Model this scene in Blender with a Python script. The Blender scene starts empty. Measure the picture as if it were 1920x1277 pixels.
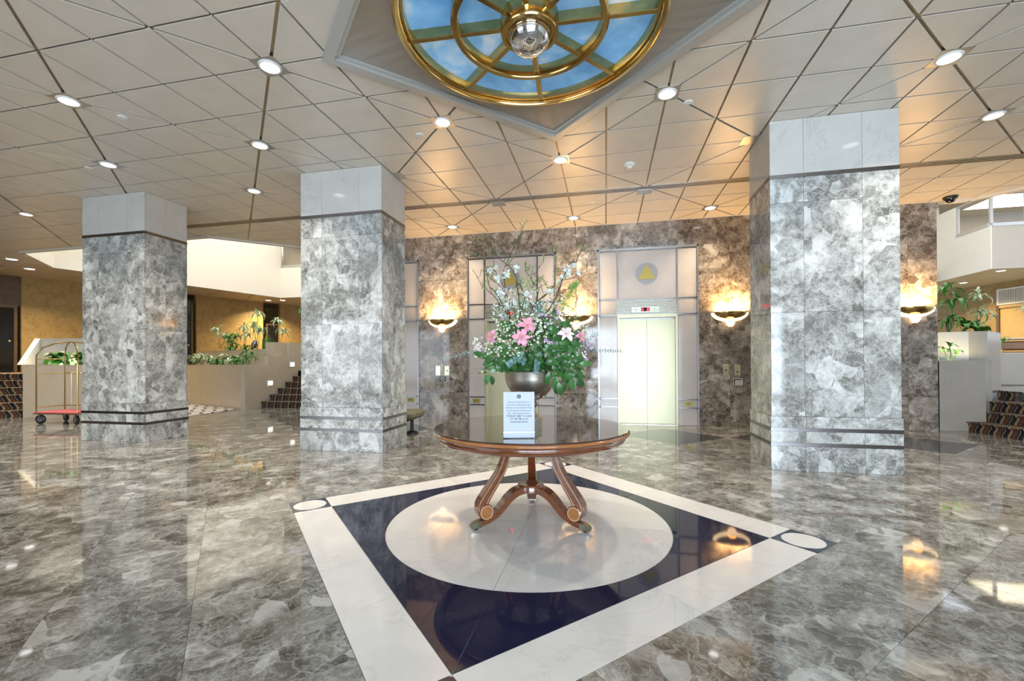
import bpy, math, random
from mathutils import Vector, Matrix
random.seed(7)
PI = math.pi
sc = bpy.context.scene
COL = sc.collection

# ------------------------------------------------------------------ camera
F, CX, HY, YAW, PITCH, ROLL, CAMZ = 819.7273, 960.0, 674.3904, -0.2111, 0.0052, 0.0052, 1.3
_fh = Vector((math.sin(YAW), math.cos(YAW), 0)); _rh = Vector((math.cos(YAW), -math.sin(YAW), 0)); _z = Vector((0, 0, 1))
FW = _fh * math.cos(PITCH) + _z * math.sin(PITCH)
_up = _fh * -math.sin(PITCH) + _z * math.cos(PITCH)
RT = _rh * math.cos(ROLL) - _up * math.sin(ROLL)
UP = _rh * math.sin(ROLL) + _up * math.cos(ROLL)
cd = bpy.data.cameras.new('camera'); cam = bpy.data.objects.new('camera', cd); COL.objects.link(cam)
m = Matrix((RT, UP, -FW)).transposed().to_4x4(); m.translation = (0, 0, CAMZ); cam.matrix_world = m
cd.sensor_width = 36; cd.lens = F / 1920 * 36; cd.shift_y = (HY - 638.5) / 1920; cd.clip_start = .05; cd.clip_end = 200
sc.camera = cam

def at(px, py, d):
    """point seen at a pixel of the 1920x1277 frame, d metres in front of the camera"""
    return Vector((0, 0, CAMZ)) + FW * d + RT * ((px - CX) / F * d) - UP * ((py - HY) / F * d)
def seen(x, y, z, mar=40):
    v = Vector((x, y, z - CAMZ)); d = v.dot(FW)
    if d < .3: return False
    px = CX + F * v.dot(RT) / d; py = HY - F * v.dot(UP) / d
    return -mar < px < 1920 + mar and -mar < py < 1277 + mar

# ------------------------------------------------------------------ view, world, lights
vs = sc.view_settings
vs.view_transform = 'Standard'; vs.look = 'None'; vs.gamma = 1; vs.use_curve_mapping = False
vs.exposure = 0.93
sc.cycles.use_denoising = True
sc.cycles.max_bounces = 8; sc.cycles.diffuse_bounces = 5; sc.cycles.glossy_bounces = 5
sc.cycles.transmission_bounces = 6; sc.cycles.transparent_max_bounces = 8
sc.cycles.sample_clamp_indirect = 6; sc.cycles.caustics_reflective = False; sc.cycles.caustics_refractive = False
W = bpy.data.worlds.new('world'); sc.world = W; W.use_nodes = True
bg = W.node_tree.nodes['Background']; bg.inputs[0].default_value = (.80, .88, 1, 1); bg.inputs[1].default_value = 1.1

def area(name, loc, rot, sx, sy, power, color, shape='RECTANGLE', spread=PI):
    l = bpy.data.lights.new(name, 'AREA'); l.shape = shape; l.size = sx; l.size_y = sy
    l.energy = power; l.color = color; l.spread = spread
    o = bpy.data.objects.new(name, l); COL.objects.link(o); o.location = loc; o.rotation_euler = rot
    return o
WINX = [-0.4, 1.0, 2.4, 3.8, 5.2]
for x in WINX:                                           # daylight through the five bays of the entrance window
    area('window_daylight', (x, -4.9, 1.62), (PI / 2, 0, 0), 1.28, 2.9, 112, (.72, .86, 1))
area('left_rear_fill', (-8.5, -4.9, 1.7), (PI / 2, 0, 0), 7, 2.8, 95, (.78, .89, 1))  # added fill light for the left side, no entrance known there
area('atrium_daylight_left', (-11.2, 12.6, 8.4), (0, 0, 0), 6.5, 6.5, 360, (1, .96, .88))
area('atrium_daylight_right', (9.0, 13.0, 8.4), (0, 0, 0), 5.5, 7, 260, (1, .96, .88))

# ------------------------------------------------------------------ materials
def newmat(name):
    mt = bpy.data.materials.new(name); mt.use_nodes = True
    nt = mt.node_tree; b = nt.nodes['Principled BSDF']
    return mt, nt, b
def rgb(c): return (c[0], c[1], c[2], 1)
def N(nt, t, **kw):
    n = nt.nodes.new(t)
    for k, v in kw.items(): setattr(n, k, v)
    return n
def ramp(nt, stops, src=None, interp='LINEAR'):
    r = N(nt, 'ShaderNodeValToRGB'); r.color_ramp.interpolation = interp
    e = r.color_ramp.elements
    while len(e) > 1: e.remove(e[-1])
    e[0].position = stops[0][0]; e[0].color = rgb(stops[0][1])
    for p, c in stops[1:]:
        k = e.new(p); k.color = rgb(c)
    if src is not None: nt.links.new(src, r.inputs[0])
    return r
def coords(nt, rand=True, scale=(1, 1, 1)):
    tc = N(nt, 'ShaderNodeTexCoord'); mp = N(nt, 'ShaderNodeMapping'); mp.inputs['Scale'].default_value = scale
    nt.links.new(tc.outputs['Object'], mp.inputs[0])
    if not rand: return mp.outputs[0]
    oi = N(nt, 'ShaderNodeObjectInfo'); vm = N(nt, 'ShaderNodeVectorMath', operation='SCALE')
    vm.inputs[0].default_value = (37, 91, 53); nt.links.new(oi.outputs['Random'], vm.inputs['Scale'])
    ad = N(nt, 'ShaderNodeVectorMath', operation='ADD'); nt.links.new(mp.outputs[0], ad.inputs[0]); nt.links.new(vm.outputs[0], ad.inputs[1])
    return ad.outputs[0]
def noise(nt, vec, s, d=4, r=.55, dist=0):
    n = N(nt, 'ShaderNodeTexNoise'); n.inputs['Scale'].default_value = s; n.inputs['Detail'].default_value = d
    n.inputs['Roughness'].default_value = r; n.inputs['Distortion'].default_value = dist; nt.links.new(vec, n.inputs['Vector']); return n
def mix(nt, fac, a, b, blend='MIX'):
    x = N(nt, 'ShaderNodeMix', data_type='RGBA', blend_type=blend)
    for i, s in ((0, fac), (6, a), (7, b)):
        if isinstance(s, (int, float)): x.inputs[i].default_value = s
        elif isinstance(s, tuple): x.inputs[i].default_value = rgb(s)
        else: nt.links.new(s, x.inputs[i])
    return x.outputs[2]
def math_(nt, op, a, b):
    x = N(nt, 'ShaderNodeMath', operation=op)
    for i, s in ((0, a), (1, b)):
        if isinstance(s, (int, float)): x.inputs[i].default_value = s
        else: nt.links.new(s, x.inputs[i])
    return x.outputs[0]
def plain(name, c, rough=.5, metal=0, spec=.5, var=0, vscale=6, coat=0, emit=0, ecol=None, ior=1.5, alpha=1, trans=0):
    mt, nt, b = newmat(name)
    b.inputs['Roughness'].default_value = rough; b.inputs['Metallic'].default_value = metal
    b.inputs['Specular IOR Level'].default_value = spec; b.inputs['IOR'].default_value = ior
    b.inputs['Coat Weight'].default_value = coat; b.inputs['Coat Roughness'].default_value = .05
    b.inputs['Transmission Weight'].default_value = trans
    v = noise(nt, coords(nt), vscale, 5)
    lo = tuple(x * (1 - var) for x in c); hi = tuple(min(1, x * (1 + var)) for x in c)
    r = ramp(nt, [(.3, lo), (.7, hi)], v.outputs[0]); nt.links.new(r.outputs[0], b.inputs['Base Color'])
    if emit:
        b.inputs['Emission Color'].default_value = rgb(ecol or c); b.inputs['Emission Strength'].default_value = emit
    return mt
def breccia(name, dark, mid, light, vein, s=1.0, rough=.07, ior=1.5, veinamt=.8, spec=.5):
    mt, nt, b = newmat(name)
    vec = coords(nt, True, (s, s, s))
    w = noise(nt, vec, 1.6, 4, .6)
    sub = N(nt, 'ShaderNodeVectorMath', operation='SUBTRACT'); nt.links.new(w.outputs['Color'], sub.inputs[0]); sub.inputs[1].default_value = (.5, .5, .5)
    scl = N(nt, 'ShaderNodeVectorMath', operation='SCALE'); nt.links.new(sub.outputs[0], scl.inputs[0]); scl.inputs['Scale'].default_value = .30
    add = N(nt, 'ShaderNodeVectorMath', operation='ADD'); nt.links.new(vec, add.inputs[0]); nt.links.new(scl.outputs[0], add.inputs[1])
    wv = add.outputs[0]
    def vor(scale, feat, v=wv):
        n = N(nt, 'ShaderNodeTexVoronoi', feature=feat); n.inputs['Scale'].default_value = scale; nt.links.new(v, n.inputs['Vector']); return n
    A = vor(2.3, 'F1'); Bv = vor(7.5, 'F1'); Be = vor(7.5, 'DISTANCE_TO_EDGE'); Cv = vor(22, 'F1'); Ce = vor(22, 'DISTANCE_TO_EDGE')
    fine = noise(nt, wv, 3.4, 14, .74, .15)
    big = noise(nt, vec, 1.7, 4, .55)
    def sep(v): q = N(nt, 'ShaderNodeSeparateColor'); nt.links.new(v.outputs['Color'], q.inputs[0]); return q
    sA, sB, sC = sep(A), sep(Bv), sep(Cv)
    msk = ramp(nt, [(.43, (0, 0, 0)), (.55, (1, 1, 1))], big.outputs[0]).outputs[0]
    t = math_(nt, 'ADD', math_(nt, 'MULTIPLY', sA.outputs[0], .13), math_(nt, 'MULTIPLY', math_(nt, 'SUBTRACT', sB.outputs[0], .5), math_(nt, 'MULTIPLY', msk, .22)))
    t = math_(nt, 'ADD', t, math_(nt, 'MULTIPLY', math_(nt, 'SUBTRACT', sC.outputs[1], .5), .10))
    t = math_(nt, 'ADD', t, math_(nt, 'MULTIPLY', fine.outputs[0], 1.05))
    t = math_(nt, 'SUBTRACT', t, .10)
    base = ramp(nt, [(.30, dark), (.39, tuple(d * .5 + q * .5 for d, q in zip(dark, mid))), (.46, mid), (.56, light), (.69, vein)], t)
    c = base.outputs[0]
    # solid fragments, a few pale and a few dark, with hardly any grain
    fr = math_(nt, 'GREATER_THAN', sA.outputs[1], .86); fr2 = math_(nt, 'MULTIPLY', math_(nt, 'GREATER_THAN', sB.outputs[1], .80), msk)
    fcol = ramp(nt, [(0, dark), (.45, tuple(q * .62 for q in mid)), (.8, mid), (.93, vein)], sB.outputs[2], 'LINEAR').outputs[0]
    fcolA = ramp(nt, [(0, tuple(q * .55 for q in mid)), (.7, tuple(q * .9 for q in mid)), (.9, light)], sA.outputs[2]).outputs[0]
    gr = ramp(nt, [(.3, (.86, .86, .86)), (.7, (1.0, 1.0, 1.0))], noise(nt, vec, 30, 4, .6).outputs[0]).outputs[0]
    c = mix(nt, math_(nt, 'MULTIPLY', fr, .55), c, mix(nt, 1.0, fcolA, gr, 'MULTIPLY'))
    c = mix(nt, math_(nt, 'MULTIPLY', fr2, .85), c, mix(nt, 1.0, fcol, gr, 'MULTIPLY'))
    def ridge(scale, width, seed):
        ad = N(nt, 'ShaderNodeVectorMath', operation='ADD'); nt.links.new(wv, ad.inputs[0]); ad.inputs[1].default_value = (seed, seed * .7, seed * 1.3)
        nn = noise(nt, ad.outputs[0], scale, 10, .68, .1)
        d = math_(nt, 'ABSOLUTE', math_(nt, 'SUBTRACT', nn.outputs[0], .5), 0)
        return ramp(nt, [(0, (1, 1, 1)), (width, (0, 0, 0))], d).outputs[0]
    v1 = ridge(1.6, .010, 3.1); v2 = ridge(5, .028, 7.7); v3 = ridge(14, .05, 1.9)
    ed = ramp(nt, [(0, (1, 1, 1)), (.05, (0, 0, 0))], Be.outputs['Distance']).outputs[0]
    ed2 = ramp(nt, [(0, (1, 1, 1)), (.09, (0, 0, 0))], Ce.outputs['Distance']).outputs[0]
    imsk = ramp(nt, [(.5, (0, 0, 0)), (.6, (1, 1, 1))], noise(nt, vec, 3.1, 5, .6).outputs[0]).outputs[0]
    c = mix(nt, math_(nt, 'MULTIPLY', v2, veinamt * .45), c, vein)
    c = mix(nt, math_(nt, 'MULTIPLY', v3, math_(nt, 'MULTIPLY', imsk, veinamt * .5)), c, vein)
    c = mix(nt, math_(nt, 'MULTIPLY', ed2, math_(nt, 'MULTIPLY', math_(nt, 'MULTIPLY', msk, imsk), veinamt * .6)), c, vein)
    c = mix(nt, math_(nt, 'MULTIPLY', ed, math_(nt, 'MULTIPLY', msk, veinamt * .5)), c, vein)
    c = mix(nt, math_(nt, 'MULTIPLY', v1, veinamt * .5), c, vein)
    nt.links.new(c, b.inputs['Base Color'])
    b.inputs['Roughness'].default_value = rough; b.inputs['IOR'].default_value = ior; b.inputs['Specular IOR Level'].default_value = spec
    return mt
def cream(name, c, rough=.08, vein=.12, ior=1.5):
    mt, nt, b = newmat(name)
    vec = coords(nt)
    w = noise(nt, vec, 1.4, 6, .6, .8); d = math_(nt, 'ABSOLUTE', math_(nt, 'SUBTRACT', w.outputs[0], .5), 0)
    r = ramp(nt, [(0, tuple(x * (1 - vein) for x in c)), (.012, c)], d)
    cl = noise(nt, vec, 3, 5, .6); r2 = ramp(nt, [(.3, (.9, .9, .9)), (.7, (1, 1, 1))], cl.outputs[0])
    nt.links.new(mix(nt, 1.0, r.outputs[0], r2.outputs[0], 'MULTIPLY'), b.inputs['Base Color'])
    b.inputs['Roughness'].default_value = rough; b.inputs['IOR'].default_value = ior
    return mt
def wood(name, c1, c2, s=(2, 2, 14)):
    mt, nt, b = newmat(name); v = coords(nt, False, s)
    n = noise(nt, v, 3, 6, .6, 1.5); r = ramp(nt, [(.3, c1), (.7, c2)], n.outputs[0]); nt.links.new(r.outputs[0], b.inputs['Base Color'])
    b.inputs['Roughness'].default_value = .25; b.inputs['Coat Weight'].default_value = 1; b.inputs['Coat Roughness'].default_value = .06
    return mt
def brushed(name, c, rough=.25, aniso_scale=(1, 60, 60), var=.1):
    mt, nt, b = newmat(name); v = coords(nt, False, aniso_scale); n = noise(nt, v, 4, 4, .6)
    r = ramp(nt, [(.3, tuple(x * (1 - var) for x in c)), (.7, tuple(min(1, x * (1 + var)) for x in c))], n.outputs[0])
    nt.links.new(r.outputs[0], b.inputs['Base Color']); b.inputs['Metallic'].default_value = 1; b.inputs['Roughness'].default_value = rough
    return mt

M = {}
M['floor'] = breccia('floor_breccia_marble', (.048, .045, .038), (.128, .122, .106), (.222, .219, .203), (.44, .445, .43), 1.0, .045, 1.62)
M['marble'] = breccia('column_breccia_marble', (.12, .122, .112), (.27, .275, .26), (.45, .465, .45), (.66, .68, .68), 1.0, .06, 1.5)
M['wallmarble'] = breccia('wall_breccia_marble', (.06, .045, .034), (.16, .13, .105), (.31, .265, .225), (.52, .475, .42), .9, .06, 1.5, .75)  # same stone as the columns, with the warm light's brown put into its colour
M['cream'] = cream('cream_marble', (.60, .59, .56)); M['floorcream'] = cream('cream_floor_marble', (.68, .67, .655), .05, .10, 1.55)
M['jamb'] = cream('pinkish_white_marble', (.56, .52, .495), .10, .05)
M['planter'] = cream('tan_limestone', (.58, .50, .39), .3, .05)
M['plantergrey'] = cream('grey_limestone', (.40, .365, .32), .3, .05)
def granite():
    mt, nt, b = newmat('navy_granite'); v = coords(nt); vo = N(nt, 'ShaderNodeTexVoronoi'); vo.inputs['Scale'].default_value = 120; nt.links.new(v, vo.inputs['Vector'])
    r = ramp(nt, [(0, (.10, .12, .22)), (.10, (.008, .011, .032)), (1, (.010, .014, .045))], vo.outputs['Distance'])
    nt.links.new(r.outputs[0], b.inputs['Base Color']); b.inputs['Roughness'].default_value = .04; b.inputs['IOR'].default_value = 1.6
    return mt
M['navy'] = granite()
M['slate'] = plain('dark_slate', (.035, .037, .042), .12, var=.1, ior=1.5)
M['joint'] = plain('dark_joint', (.05, .045, .04), .6)
def panelmat():
    mt, nt, b = newmat('ceiling_panel_laminate'); v = coords(nt, True, (1, 1, 1))
    n = noise(nt, v, 3.5, 6, .6); r = ramp(nt, [(.3, (.69, .635, .555)), (.7, (.76, .70, .62))], n.outputs[0])
    nt.links.new(r.outputs[0], b.inputs['Base Color']); b.inputs['Roughness'].default_value = .36; b.inputs['Metallic'].default_value = .2
    return mt
M['panel'] = panelmat()
M['soffit'] = plain('soffit_cream', (.60, .53, .38), .6, var=.04)
M['groove'] = plain('groove_bronze', (.40, .31, .19), .32, .7)
M['brass'] = brushed('polished_brass', (.60, .42, .16), .16, (5, 5, 5), .06)
M['satinbrass'] = brushed('satin_brass_door', (.80, .77, .52), .30, (60, 60, 1), .05)
M['steel'] = brushed('satin_steel', (.55, .54, .52), .28, (3, 3, 40), .05)
M['darksteel'] = brushed('dark_steel_trim', (.20, .19, .19), .22, (3, 3, 3), .1)
M['framemetal'] = plain('brushed_frame_metal', (.55, .55, .53), .38, .55); M['apronmetal'] = plain('apron_metal', (.46, .44, .41), .36, .75); M['edgesteel'] = plain('edge_steel', (.30, .30, .30), .30, .8); M['louvre'] = plain('louvre_metal', (.42, .42, .36), .42, .7); M['medal'] = plain('medallion_grey', (.30, .31, .33), .4, .2); M['medgold'] = plain('medallion_gold', (.38, .31, .07), .4, .3)
M['doorgold'] = brushed('pale_gold_door', (.50, .48, .32), .36, (60, 60, 1), .05)
M['chrome'] = plain('chrome', (.75, .75, .76), .06, 1)
M['pewter'] = brushed('pewter_urn', (.52, .48, .41), .33, (4, 4, 30), .12)
M['wood'] = wood('mahogany', (.085, .022, .008), (.19, .058, .017)); M['woodlight'] = wood('mahogany_inlay', (.26, .095, .025), (.34, .14, .04))
M['woodline'] = plain('boxwood_line', (.62, .42, .26), .3)
M['white'] = plain('white_plastic', (.78, .78, .76), .4); M['black'] = plain('black_rubber', (.012, .012, .012), .4); M['wall'] = plain('cream_painted_wall', (.70, .67, .60), .7, var=.02)
M['greywall'] = plain('taupe_painted_wall', (.46, .42, .36), .7, var=.02)
def goldpaper():
    mt, nt, b = newmat('gold_wallpaper'); v = coords(nt, False); n = noise(nt, v, 5, 8, .7); n2 = noise(nt, v, 22, 3, .5)
    r = ramp(nt, [(.36, (.22, .13, .035)), (.46, (.32, .20, .06)), (.58, (.38, .25, .082)), (.7, (.42, .28, .10))], math_(nt, 'ADD', math_(nt, 'MULTIPLY', n.outputs[0], .6), math_(nt, 'MULTIPLY', n2.outputs[0], .4)))
    nt.links.new(r.outputs[0], b.inputs['Base Color']); b.inputs['Roughness'].default_value = .5; return mt
M['gold'] = goldpaper(); M['golddoor'] = plain('ochre_door', (.48, .31, .11), .4, var=.05)
M['darkwood'] = plain('dark_brown_panel', (.10, .055, .022), .35, var=.2); M['darkglass'] = plain('black_glass', (.006, .005, .005), .08)
M['lens'] = plain('lit_lens', (1, 1, 1), .4, emit=3, ecol=(1, .97, .93)); M['steplens'] = plain('lit_step_light', (1, 1, 1), .4, emit=1.2, ecol=(1, .95, .8))
M['sconceglow'] = plain('glowing_alabaster', (1, .85, .6), .5, emit=1.7, ecol=(1, .66, .34)); M['red'] = plain('red_led', (.8, .02, .03), .4, emit=3, ecol=(1, .03, .06))
M['greenled'] = plain('pale_arrow_glass', (.55, .65, .58), .2)
M['leather'] = plain('brown_leather', (.22, .115, .055), .35, var=.1); M['olive'] = plain('olive_upholstery', (.20, .19, .13), .55, var=.08)
M['redcarpet'] = plain('red_deck_carpet', (.45, .08, .09), .8, var=.1); M['rubber'] = plain('grey_wheel', (.12, .12, .13), .4)
M['glass'] = plain('clear_glass', (1, 1, 1), .0, trans=1, ior=1.45); M['acrylic'] = plain('clear_acrylic', (.97, .99, 1), .02, trans=1, ior=1.3)
M['paper'] = plain('white_paper', (.46, .50, .57), .6, emit=0); M['ink'] = plain('grey_ink', (.03, .035, .06), .7)
M['vent'] = plain('white_vent', (.62, .60, .54), .5)
M['soil'] = plain('potting_soil', (.07, .04, .02), .9, var=.4, vscale=30)
def leafmat(name, c, c2=None, rough=.4):
    mt, nt, b = newmat(name); tc = N(nt, 'ShaderNodeTexCoord'); oi = N(nt, 'ShaderNodeObjectInfo')
    r0 = ramp(nt, [(0, tuple(x * .65 for x in c)), (1, tuple(min(1, x * 1.35) for x in c))], oi.outputs['Random'])
    if c2:
        sp = N(nt, 'ShaderNodeSeparateXYZ'); nt.links.new(tc.outputs['UV'], sp.inputs[0])
        st = ramp(nt, [(0, (1, 1, 1)), (.26, (1, 1, 1)), (.34, (0, 0, 0)), (.66, (0, 0, 0)), (.74, (1, 1, 1))], sp.outputs[0])
        col = mix(nt, st.outputs[0], r0.outputs[0], c2)
    else: col = r0.outputs[0]
    nt.links.new(col, b.inputs['Base Color']); b.inputs['Roughness'].default_value = rough
    b.inputs['Subsurface Weight'].default_value = 0
    return mt
M['leaf'] = leafmat('salal_leaf', (.040, .125, .030), None, .3); M['leafpale'] = leafmat('fresh_leaf', (.22, .40, .08)); M['euc'] = leafmat('eucalyptus_leaf', (.13, .24, .21))
M['varieg'] = leafmat('variegated_leaf', (.10, .26, .05), (.62, .70, .50)); M['plantleaf'] = leafmat('planter_leaf', (.08, .25, .04)); M['darkleaf'] = leafmat('dark_sprig', (.03, .08, .05))
M['bark'] = plain('twig_bark', (.07, .045, .035), .7, var=.3); M['stem'] = plain('green_stem', (.10, .18, .05), .6); M['blossom'] = plain('white_blossom', (.80, .84, .80), .5); M['daisy'] = plain('cream_blossom', (.80, .80, .66), .5)
M['pink'] = plain('pink_petal', (.74, .30, .42), .4, var=.3, vscale=14); M['palepink'] = plain('pale_pink_petal', (.82, .66, .72), .4, var=.12, vscale=14); M['stamen'] = plain('stamen', (.55, .5, .12), .6)
M['mauve'] = plain('mauve_petal', (.62, .42, .66), .5, var=.1); M['purple'] = plain('purple_eye', (.12, .02, .09), .6)
def skymat():
    mt, nt, b = newmat('sky_painted_glass'); v = coords(nt, False, (1, 1, 1)); n = noise(nt, v, 2.2, 5, .55, .4)
    r = ramp(nt, [(.35, (.10, .27, .52)), (.55, (.20, .42, .66)), (.68, (.50, .60, .66)), (.8, (.75, .68, .55))], n.outputs[0])
    nt.links.new(r.outputs[0], b.inputs['Base Color']); nt.links.new(r.outputs[0], b.inputs['Emission Color']); b.inputs['Emission Strength'].default_value = .30
    b.inputs['Roughness'].default_value = .15; return mt
M['sky'] = skymat()
def carpetmat(name, cols, sx, sz, arcs):
    mt, nt, b = newmat(name); tc = N(nt, 'ShaderNodeTexCoord'); mp = N(nt, 'ShaderNodeMapping'); nt.links.new(tc.outputs['UV'], mp.inputs[0])
    sp = N(nt, 'ShaderNodeSeparateXYZ'); nt.links.new(mp.outputs[0], sp.inputs[0])
    u = math_(nt, 'FRACT', math_(nt, 'ADD', math_(nt, 'MULTIPLY', sp.outputs[0], sx), math_(nt, 'MULTIPLY', math_(nt, 'SINE', math_(nt, 'MULTIPLY', sp.outputs[1], sz), 0), arcs)), 0)
    r = ramp(nt, cols, u, 'CONSTANT'); nt.links.new(r.outputs[0], b.inputs['Base Color']); b.inputs['Roughness'].default_value = .9
    return mt
M['stepcarpet'] = carpetmat('arc_patterned_stair_carpet', [(0, (.010, .009, .010)), (.22, (.42, .40, .36)), (.26, (.012, .010, .010)), (.38, (.11, .045, .02)), (.62, (.06, .022, .012)), (.72, (.30, .22, .12)), (.90, (.012, .01, .01))], 4.2, 5.5, .10)
M['rug'] = carpetmat('pale_arc_carpet', [(0, (.52, .48, .44)), (.55, (.56, .52, .47)), (.68, (.10, .09, .09))], 3.6, 9, .30)

M['doorgold'].node_tree.nodes['Principled BSDF'].inputs['Metallic'].default_value = .38
# ------------------------------------------------------------------ mesh helpers
class MB:
    def __init__(s): s.v = []; s.f = []; s.mi = []; s.uv = {}
    def add(s, vs, fs, mi=0):
        o = len(s.v); s.v += [tuple(p) for p in vs]; s.f += [tuple(i + o for i in f) for f in fs]; s.mi += [mi] * len(fs); return s
    def box(s, x0, x1, y0, y1, z0, z1, mi=0, bev=0, T=None):
        if bev:
            b = bev; vs = []
            for (z, q) in ((z0, b), (z0 + b, 0), (z1 - b, 0), (z1, b)):
                vs += [(x0 + q, y0 + q, z), (x1 - q, y0 + q, z), (x1 - q, y1 - q, z), (x0 + q, y1 - q, z)]
            fs = [(3, 2, 1, 0), (12, 13, 14, 15)] + [(k * 4 + i, k * 4 + (i + 1) % 4, k * 4 + 4 + (i + 1) % 4, k * 4 + 4 + i) for k in range(3) for i in range(4)]
        else:
            vs = [(x0, y0, z0), (x1, y0, z0), (x1, y1, z0), (x0, y1, z0), (x0, y0, z1), (x1, y0, z1), (x1, y1, z1), (x0, y1, z1)]
            fs = [(3, 2, 1, 0), (4, 5, 6, 7), (0, 1, 5, 4), (1, 2, 6, 5), (2, 3, 7, 6), (3, 0, 4, 7)]
        if T: vs = [T @ Vector(p) for p in vs]
        return s.add(vs, fs, mi)
    def prism(s, poly, z0, z1, mi=0, T=None):
        a = sum(poly[i][0] * poly[(i + 1) % len(poly)][1] - poly[(i + 1) % len(poly)][0] * poly[i][1] for i in range(len(poly)))
        if a < 0: poly = poly[::-1]
        n = len(poly); vs = [(p[0], p[1], z0) for p in poly] + [(p[0], p[1], z1) for p in poly]
        fs = [tuple(range(n))[::-1], tuple(range(n, 2 * n))] + [(i, (i + 1) % n, n + (i + 1) % n, n + i) for i in range(n)]
        if T: vs = [T @ Vector(p) for p in vs]
        return s.add(vs, fs, mi)
    def lathe(s, prof, seg=32, c=(0, 0, 0), a0=0, a1=2 * PI, mi=0, sx=1, sy=1, closed=False):
        full = abs(a1 - a0 - 2 * PI) < 1e-6; n = seg if full else seg + 1; vs = []
        for r, z in prof:
            for k in range(n):
                a = a0 + (a1 - a0) * k / seg; vs.append((c[0] + r * sx * math.cos(a), c[1] + r * sy * math.sin(a), c[2] + z))
        fs = []
        m_ = len(prof)
        for j in range(m_ if closed else m_ - 1):
            j2 = (j + 1) % m_
            for k in range(seg):
                k2 = (k + 1) % n; fs.append((j * n + k, j * n + k2, j2 * n + k2, j2 * n + k))
        return s.add(vs, fs, mi)
    def tube(s, path, r, seg=6, mi=0):
        pts = [Vector(p) for p in path]; n = len(pts); rs = r if isinstance(r, (list, tuple)) else [r] * n; vs = []; up = Vector((0, 0, 1))
        for i, p in enumerate(pts):
            t = (pts[min(i + 1, n - 1)] - pts[max(i - 1, 0)]).normalized()
            a = t.cross(up) if abs(t.z) < .95 else t.cross(Vector((1, 0, 0))); a.normalize(); b = t.cross(a)
            for k in range(seg):
                q = 2 * PI * k / seg; vs.append(p + (a * math.cos(q) + b * math.sin(q)) * rs[i])
        fs = [(i * seg + k, i * seg + (k + 1) % seg, (i + 1) * seg + (k + 1) % seg, (i + 1) * seg + k) for i in range(n - 1) for k in range(seg)]
        fs += [tuple(range(seg))[::-1], tuple(range((n - 1) * seg, n * seg))]
        return s.add(vs, fs, mi)
    def sweep(s, path, w, th, T=None, mi=0):
        """rectangular section swept along (r,z) points in the XZ plane; w = width along Y, th = thickness in the plane"""
        n = len(path); vs = []
        for i in range(n):
            a = Vector(path[max(i - 1, 0)]); b = Vector(path[min(i + 1, n - 1)]); t = (b - a).normalized(); nn = Vector((-t.y, t.x))
            hw = (w[i] if isinstance(w, list) else w) / 2; ht = (th[i] if isinstance(th, list) else th) / 2; p = Vector(path[i])
            for sy, sn in ((-1, -1), (1, -1), (1, 1), (-1, 1)):
                q = p + nn * ht * sn; vs.append((q.x, hw * sy, q.y))
        if T: vs = [T @ Vector(p) for p in vs]
        fs = [(i * 4 + k, i * 4 + (k + 1) % 4, (i + 1) * 4 + (k + 1) % 4, (i + 1) * 4 + k) for i in range(n - 1) for k in range(4)]
        fs += [(3, 2, 1, 0), tuple(range((n - 1) * 4, n * 4))]
        return s.add(vs, fs, mi)
    def mesh(s, name, mats, smooth=False, uv=None):
        me = bpy.data.meshes.new(name); me.from_pydata(s.v, [], s.f)
        for mm in (mats if isinstance(mats, list) else [mats]): me.materials.append(M[mm] if isinstance(mm, str) else mm)
        if len(me.materials) > 1: me.polygons.foreach_set('material_index', s.mi)
        if smooth:
            me.polygons.foreach_set('use_smooth', [True] * len(me.polygons))
            try: me.set_sharp_from_angle(angle=math.radians(40))
            except Exception: pass
        if uv:
            l = me.uv_layers.new(name='uv')
            for p in me.polygons:
                for li in p.loop_indices: l.data[li].uv = uv(me.vertices[me.loops[li].vertex_index].co)
        me.validate(); me.update(); return me
    def obj(s, name, mats, parent=None, loc=None, rotz=0, smooth=False, uv=None):
        return put(name, s.mesh(name, mats, smooth, uv), parent, loc, rotz)
def put(name, me, parent=None, loc=None, rotz=0):
    o = bpy.data.objects.new(name, me); COL.objects.link(o)
    if parent is not None: o.parent = parent
    if loc is not None: o.location = loc
    if rotz: o.rotation_euler = (0, 0, rotz)
    return o
def thing(name, label, cat, loc=(0, 0, 0), rotz=0, group=None):
    o = bpy.data.objects.new(name, None); COL.objects.link(o); o.location = loc; o.rotation_euler = (0, 0, rotz); o.empty_display_size = .1
    return tag(o, label, cat, group)
def tag(o, label, cat, group=None):
    o['label'] = label; o['category'] = cat
    if group: o['group'] = group
    return o
def struct(o): o['kind'] = 'structure'; return o
def stuff(o): o['kind'] = 'stuff'; return o
def copy_tree(o, parent=None):
    c = o.copy(); COL.objects.link(c)
    if parent is not None: c.parent = parent
    for ch in list(o.children): copy_tree(ch, c)
    return c
def R2(x, y, a): return (x * math.cos(a) - y * math.sin(a), x * math.sin(a) + y * math.cos(a))
def clip(poly, a, b, keep):
    """clip polygon by the line a->b; keep=+1 keeps the left side"""
    out = []; n = len(poly)
    def sd(p): return keep * ((b[0] - a[0]) * (p[1] - a[1]) - (b[1] - a[1]) * (p[0] - a[0]))
    for i in range(n):
        p, q = poly[i], poly[(i + 1) % n]; dp, dq = sd(p), sd(q)
        if dp >= 0: out.append(p)
        if (dp > 0 and dq < 0) or (dp < 0 and dq > 0):
            t = dp / (dp - dq); out.append((p[0] + (q[0] - p[0]) * t, p[1] + (q[1] - p[1]) * t))
    return out
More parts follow.
